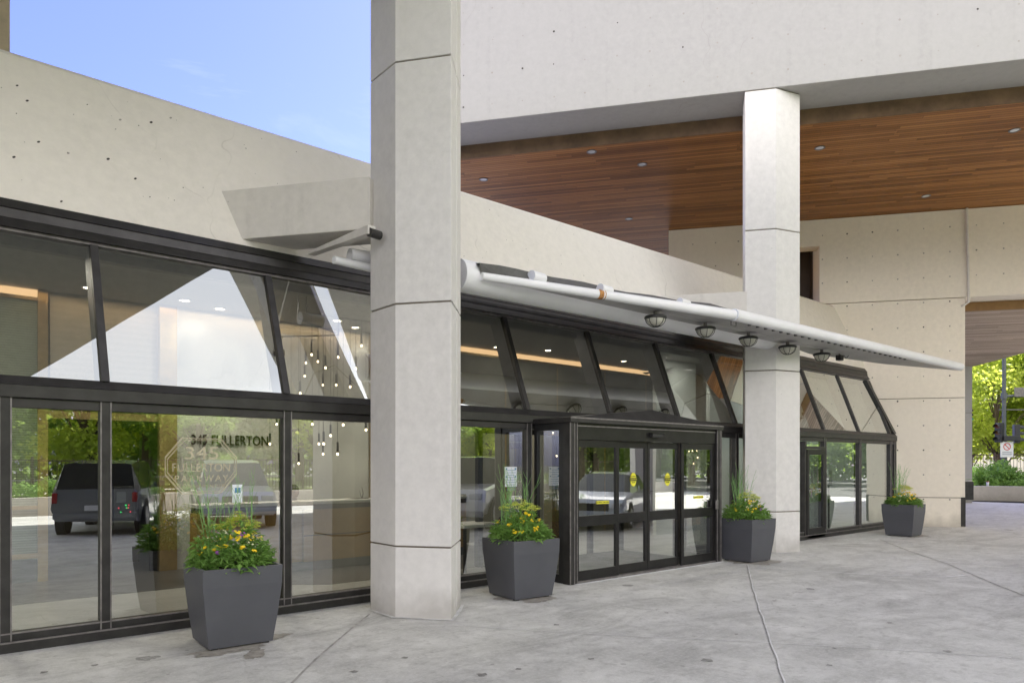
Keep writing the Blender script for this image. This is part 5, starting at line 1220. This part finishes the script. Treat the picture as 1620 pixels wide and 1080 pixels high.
for k in range(2): b.box(-.24, .24, -.017, -.013, -.2-k*.1, -.15-k*.1, 0, T)
b.build('print', 'ink2', sg)
# trees in view on the right
T0 = make_tree(31, 9.5, 4.2, 12000, .27, 'tree1', at(1580, HY, 47)[:2]+(0,), 'bright yellow-green street tree behind the signal pole', 'street trees at the right edge', .30, .16)
T1 = make_tree(32, 12, 5.2, 14000, .32, 'tree1', at(1650, HY, 50)[:2]+(0,), 'bright yellow-green tree cut by the right edge', 'street trees at the right edge', .2, .2)
c = copy_tree(T0); c.location = at(1535, HY, 54)[:2]+(0,); c.rotation_euler = (0, 0, 2); c['label'] = 'bright tree partly hidden behind the passage pier'
# distant buildings
def building(px0_, px1_, Y, h, dep, label, wins, mat='bldg', z0=0):
    A = Vector(at(px0_, HY, Y)); B = Vector(at(px1_, HY, Y)); A.z = B.z = 0; root = thing('distant_building', label, 'building', (A+B)/2)
    d = (B-A).normalized(); n_ = Vector((-d.y, d.x, 0)); 
    if n_.dot(fw_) < 0: n_ = -n_
    b = MB(); b.prism([tuple(A.xy), tuple(B.xy), tuple((B+n_*dep).xy), tuple((A+n_*dep).xy)], z0, h); b.box(0, .01, 0, .01, 0, .01) if False else None; b.build('wall', mat, root)
    W = (B-A).length
    for (u0, u1, z0_, z1_, arch) in wins:
        b = MB(); p0 = A+d*W*u0-n_*.03; p1 = A+d*W*u1-n_*.03; pts = [(p0.x, p0.y, z0_), (p1.x, p1.y, z0_), (p1.x, p1.y, z1_)]
        if arch:
            r_ = (p1-p0).length/2; mc = (p0+p1)/2
            for k in range(1, 8): a = math.pi*k/8; pts.append((mc.x+d.x*r_*math.cos(a), mc.y+d.y*r_*math.cos(a), z1_+r_*math.sin(a)))
        pts.append((p0.x, p0.y, z1_)); b.add(pts, [tuple(range(len(pts)))]); b.build('window', 'bldgwin', root)
    return root
building(1500, 1700, 66, 9.5, 10, 'pale low building with arched windows beyond the street at the right', [(.11+.2*k, .155+.2*k, 3.2, 5.0, True) for k in range(0, 5)]+[(.28, .33, 2.6, 5.6, True)])
building(1525, 1573, 95, 21, 12, 'tall pale apartment block with windows above the trees at the right', [(.1+.13*k, .15+.13*k, 4+3.3*f, 6+3.3*f, False) for k in range(7) for f in range(8)])

tw_ = thing('added_shade_tower', 'added unseen tower right of the passage, shading the ground beyond it', 'building', O(39, 48)); b = MB(); b.prism([O2(33.5, 44), O2(44, 44), O2(46, 52), O2(38.5, 52)], 0, 38); b.build('wall', 'tower', tw_)  # added unseen mass that keeps the sun off the ground past the passage
b = MB()
for f in range(10): b.prism([O2(34, 43.97), O2(43.5, 43.97), O2(43.5, 44.2), O2(34, 44.2)], 3+3.4*f, 4.8+3.4*f)
b.build('window', 'bldgwin', tw_)
# ------------------------------------------------------------------ vehicles (mirrored in the glass)
def car(name, kind, paint, loc, rotz, label, cat):
    root = thing(name, label, cat, loc, rotz); T = wmat(root); b = MB()
    if kind == 'sedan': Ln, W, st = 4.7, .90, [(-2.35, .45, .62, .66), (-2.25, .30, .88, .90), (-1.5, .28, .95, .98), (-1.05, .25, .98, 1.40), (-.3, .22, .98, 1.47), (.35, .22, .97, 1.42), (1.15, .25, .93, .96), (2.1, .28, .78, .80), (2.35, .40, .58, .62)]
    elif kind == 'suv': Ln, W, st = 4.8, .97, [(-2.4, .48, .80, .84), (-2.33, .35, 1.02, 1.10), (-2.15, .32, 1.08, 1.72), (-1.2, .28, 1.08, 1.80), (0, .28, 1.06, 1.79), (.55, .28, 1.05, 1.70), (1.15, .3, 1.02, 1.06), (2.2, .32, .90, .94), (2.4, .45, .65, .70)]
    else: Ln, W, st = 5.6, 1.0, [(-2.8, .55, 1.10, 1.14), (-2.7, .45, 1.12, 1.15), (-.9, .4, 1.12, 1.15), (-.75, .4, 1.14, 1.82), (-.2, .4, 1.14, 1.90), (.55, .4, 1.13, 1.86), (1.15, .4, 1.10, 1.16), (2.65, .42, 1.02, 1.06), (2.8, .5, .72, .76)]
    rings = []
    for x, zb, zc, zt in st:
        cab = zt-zc > .2; wr = W*.74 if cab else W*.9; k = .96 if abs(x) > Ln/2-.2 else 1
        rings.append([Vector((x, s*w*k, z)) for s, w, z in ((-1, W*.93, zb), (-1, W, (zb+zc)/2), (-1, W*.985, zc), (-1, wr, zt-.03 if cab else zt), (-1, wr*.8, zt), (1, wr*.8, zt), (1, wr, zt-.03 if cab else zt), (1, W*.985, zc), (1, W, (zb+zc)/2), (1, W*.93, zb))])
    g = MB()
    for i in range(len(rings)-1):
        A, B = rings[i], rings[i+1]; cabA = st[i][3]-st[i][2] > .2; cabB = st[i+1][3]-st[i+1][2] > .2
        for j in range(10):
            jj = (j+1) % 10; q = [T @ A[j], T @ B[j], T @ B[jj], T @ A[jj]]; gl = False
            if j in (2, 6) and (cabA or cabB): gl = True
            if j in (3, 4, 5) and (cabA != cabB): gl = True
            (g if gl else b).add(q, [(0, 1, 2, 3)])
    b.add([T @ p for p in rings[0]], [tuple(range(10))]); b.add([T @ p for p in rings[-1]], [tuple(range(10))[::-1]])
    bd = b.build('body', paint, root, smooth=True); g.build('window', 'carglass', root, smooth=True)
    rw = .33 if kind == 'sedan' else .39
    for x in (-Ln*.31, Ln*.32):
        for s in (-1, 1):
            c = T @ Vector((x, s*(W-.10), rw)); ax_ = T.to_3x3() @ Vector((0, s, 0))
            b = MB(); b.tube(c-ax_*.12, c+ax_*.115, rw, n=28); wl = b.build('wheel', 'tyre', root, smooth=True)
            b = MB(); b.tube(c+ax_*.11, c+ax_*.122, rw*.66, rw*.6, n=20); b.build('rim', 'alloy', wl)
            b = MB(); b.tube(c-ax_*.1, c+ax_*.104, rw+.06, n=28); b.build('wheel_arch', 'black', bd)
    zf = st[-2][2]-.12; zr_ = st[1][2]-.10
    for s in (-1, 1):
        b = MB(); b.box(Ln/2-.12, Ln/2-.0, s*W*.70-.16, s*W*.70+.16, zf-.09, zf+.06, 0, T); b.build('headlight', 'head', root, bevel=.02)
        b = MB(); b.box(-Ln/2-.01, -Ln/2+.1, s*W*.88-.06, s*W*.88+.06, zr_-.14, zr_+.1, 0, T); b.build('taillight', 'tail', root, bevel=.02)
        b = MB(); b.box(.75, .92, s*(W+.02)-.06, s*(W+.12), st[5][2]+.02, st[5][2]+.16, 0, T); b.build('wing_mirror', paint, root, bevel=.02)
    b = MB(); b.box(Ln/2-.06, Ln/2+.03, -W*.45, W*.45, zf-.17, zf+.05, 0, T); b.build('grille', 'black', root, bevel=.01)
    b = MB(); b.box(Ln/2-.08, Ln/2+.06, -W*.92, W*.92, .36, .52, 0, T); b.box(-Ln/2-.06, -Ln/2+.08, -W*.92, W*.92, .40, .56, 0, T); b.build('bumper', paint if kind != 'pickup' else 'alloy', root, bevel=.03)
    b = MB(); b.box(-Ln/2-.065, -Ln/2-.055, -.2, .2, .60, .72, 0, T); b.build('licence_plate', 'signw', root)
    return root
car('parked_suv', 'suv', 'cardark', (4.4, -5.6, 0), R(-68), 'slate blue SUV parked on the drive, mirrored in the left windows', 'car')
car('parked_pickup', 'pickup', 'carwhite', (12.7, -.8, 0), R(140), 'white pickup mirrored in the window beside the entrance', 'pickup')
car('parked_sedan', 'sedan', 'carsilver', (15.2, .8, 0), R(150), 'silver sedan mirrored in the entrance doors', 'car')
car('parked_van', 'suv', 'carwhite', (7.4, -5.6, 0), R(104), 'white SUV parked on the drive, mirrored behind the window emblem', 'car')
for i, (x, y, mt, lab) in enumerate(((8, -30, 'redbox', 'red park bin'), (9, -30.4, 'bluebox', 'blue park bin'))):
    rt = thing('park_bin', lab+' on the lawn, mirrored in the first lower window', 'bin', (x, y, .35)); b = MB(); b.lathe((x, y, .35), [(.25, 0), (.3, .8), (.3, .9)], 14); b.build('bin_body', mt, rt); b = MB(); b.lathe((x, y, .35), [(.32, .9), (.25, 1.05), (0, 1.1)], 14); b.build('lid', 'black', rt)

# ------------------------------------------------------------------ sky, sun, camera
SKYTINT = (.44, .42, .76); FILL_CLOUD = 9.8
SUN_EL, SUN_DIR = 50, Vector((1.0, .12))       # along the front, from the right, behind the tower
w = bpy.data.worlds.new('World'); scene.world = w; w.use_nodes = True; nt = w.node_tree; nt.nodes.clear()
out = nt.nodes.new('ShaderNodeOutputWorld'); bg = nt.nodes.new('ShaderNodeBackground'); sky = nt.nodes.new('ShaderNodeTexSky')
sky.sky_type = 'NISHITA'; sky.sun_disc = False; sky.sun_elevation = R(SUN_EL)
az = math.atan2(SUN_DIR.x, SUN_DIR.y); sky.sun_rotation = az
sky.air_density = 1.0; sky.dust_density = 1.2; sky.ozone_density = 1.0
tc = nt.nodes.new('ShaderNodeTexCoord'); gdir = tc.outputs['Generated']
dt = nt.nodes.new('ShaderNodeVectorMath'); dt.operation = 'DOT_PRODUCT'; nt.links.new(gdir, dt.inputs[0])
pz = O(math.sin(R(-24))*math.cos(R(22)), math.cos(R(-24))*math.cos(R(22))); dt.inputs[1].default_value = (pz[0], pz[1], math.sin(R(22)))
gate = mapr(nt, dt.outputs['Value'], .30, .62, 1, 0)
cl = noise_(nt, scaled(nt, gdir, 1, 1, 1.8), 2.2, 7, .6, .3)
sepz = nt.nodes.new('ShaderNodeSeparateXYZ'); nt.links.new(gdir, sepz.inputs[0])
fill_bank = math_(nt, 'MULTIPLY', mapr(nt, cl, .30, .46), gate)  # added bright cloud, kept off the sky in view, fills the shade
lum = math_(nt, 'MULTIPLY', mapr(nt, sepz.outputs[2], .42, .70, 1, .25), FILL_CLOUD)
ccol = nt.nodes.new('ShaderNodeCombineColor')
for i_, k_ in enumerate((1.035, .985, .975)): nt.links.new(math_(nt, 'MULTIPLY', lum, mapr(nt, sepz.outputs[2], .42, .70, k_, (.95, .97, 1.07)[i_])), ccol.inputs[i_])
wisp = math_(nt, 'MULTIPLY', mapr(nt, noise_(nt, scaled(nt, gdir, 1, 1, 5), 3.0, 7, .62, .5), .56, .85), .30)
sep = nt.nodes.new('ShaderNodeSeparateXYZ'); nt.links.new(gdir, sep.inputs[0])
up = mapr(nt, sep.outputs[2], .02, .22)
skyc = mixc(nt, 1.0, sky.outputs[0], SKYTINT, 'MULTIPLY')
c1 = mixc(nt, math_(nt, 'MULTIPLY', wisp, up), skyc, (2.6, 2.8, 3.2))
c2 = mixc(nt, math_(nt, 'MULTIPLY', fill_bank, up), c1, ccol.outputs[0])
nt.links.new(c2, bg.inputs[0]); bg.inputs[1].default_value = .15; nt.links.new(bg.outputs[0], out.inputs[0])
la = bpy.data.lights.new('sun', 'SUN'); la.energy = 5.0; la.angle = R(.5); la.color = (1, .95, .86); so = bpy.data.objects.new('sun', la); COL.objects.link(so)
sd = Vector((SUN_DIR.x*math.cos(R(SUN_EL)), SUN_DIR.y*math.cos(R(SUN_EL)), math.sin(R(SUN_EL)))).normalized()
so.rotation_euler = sd.to_track_quat('Z', 'Y').to_euler(); so.location = sd*60
cam = bpy.data.cameras.new('camera'); co = bpy.data.objects.new('camera', cam); COL.objects.link(co); scene.camera = co
cam.sensor_width = 36; cam.lens = FL/1620*36; cam.shift_y = (HY-540)/1620; cam.clip_end = 1000; cam.clip_start = .05
co.location = (0, 0, EYE); co.rotation_euler = (R(90), 0, -TH)
scene.view_settings.view_transform = 'Standard'; scene.view_settings.look = 'None'; scene.view_settings.exposure = 1.78; scene.view_settings.gamma = 1
cy = scene.cycles
cy.use_denoising = True; cy.max_bounces = 10; cy.diffuse_bounces = 5; cy.glossy_bounces = 5; cy.transparent_max_bounces = 24; cy.caustics_reflective = False; cy.caustics_refractive = False
cy.sample_clamp_indirect = 8
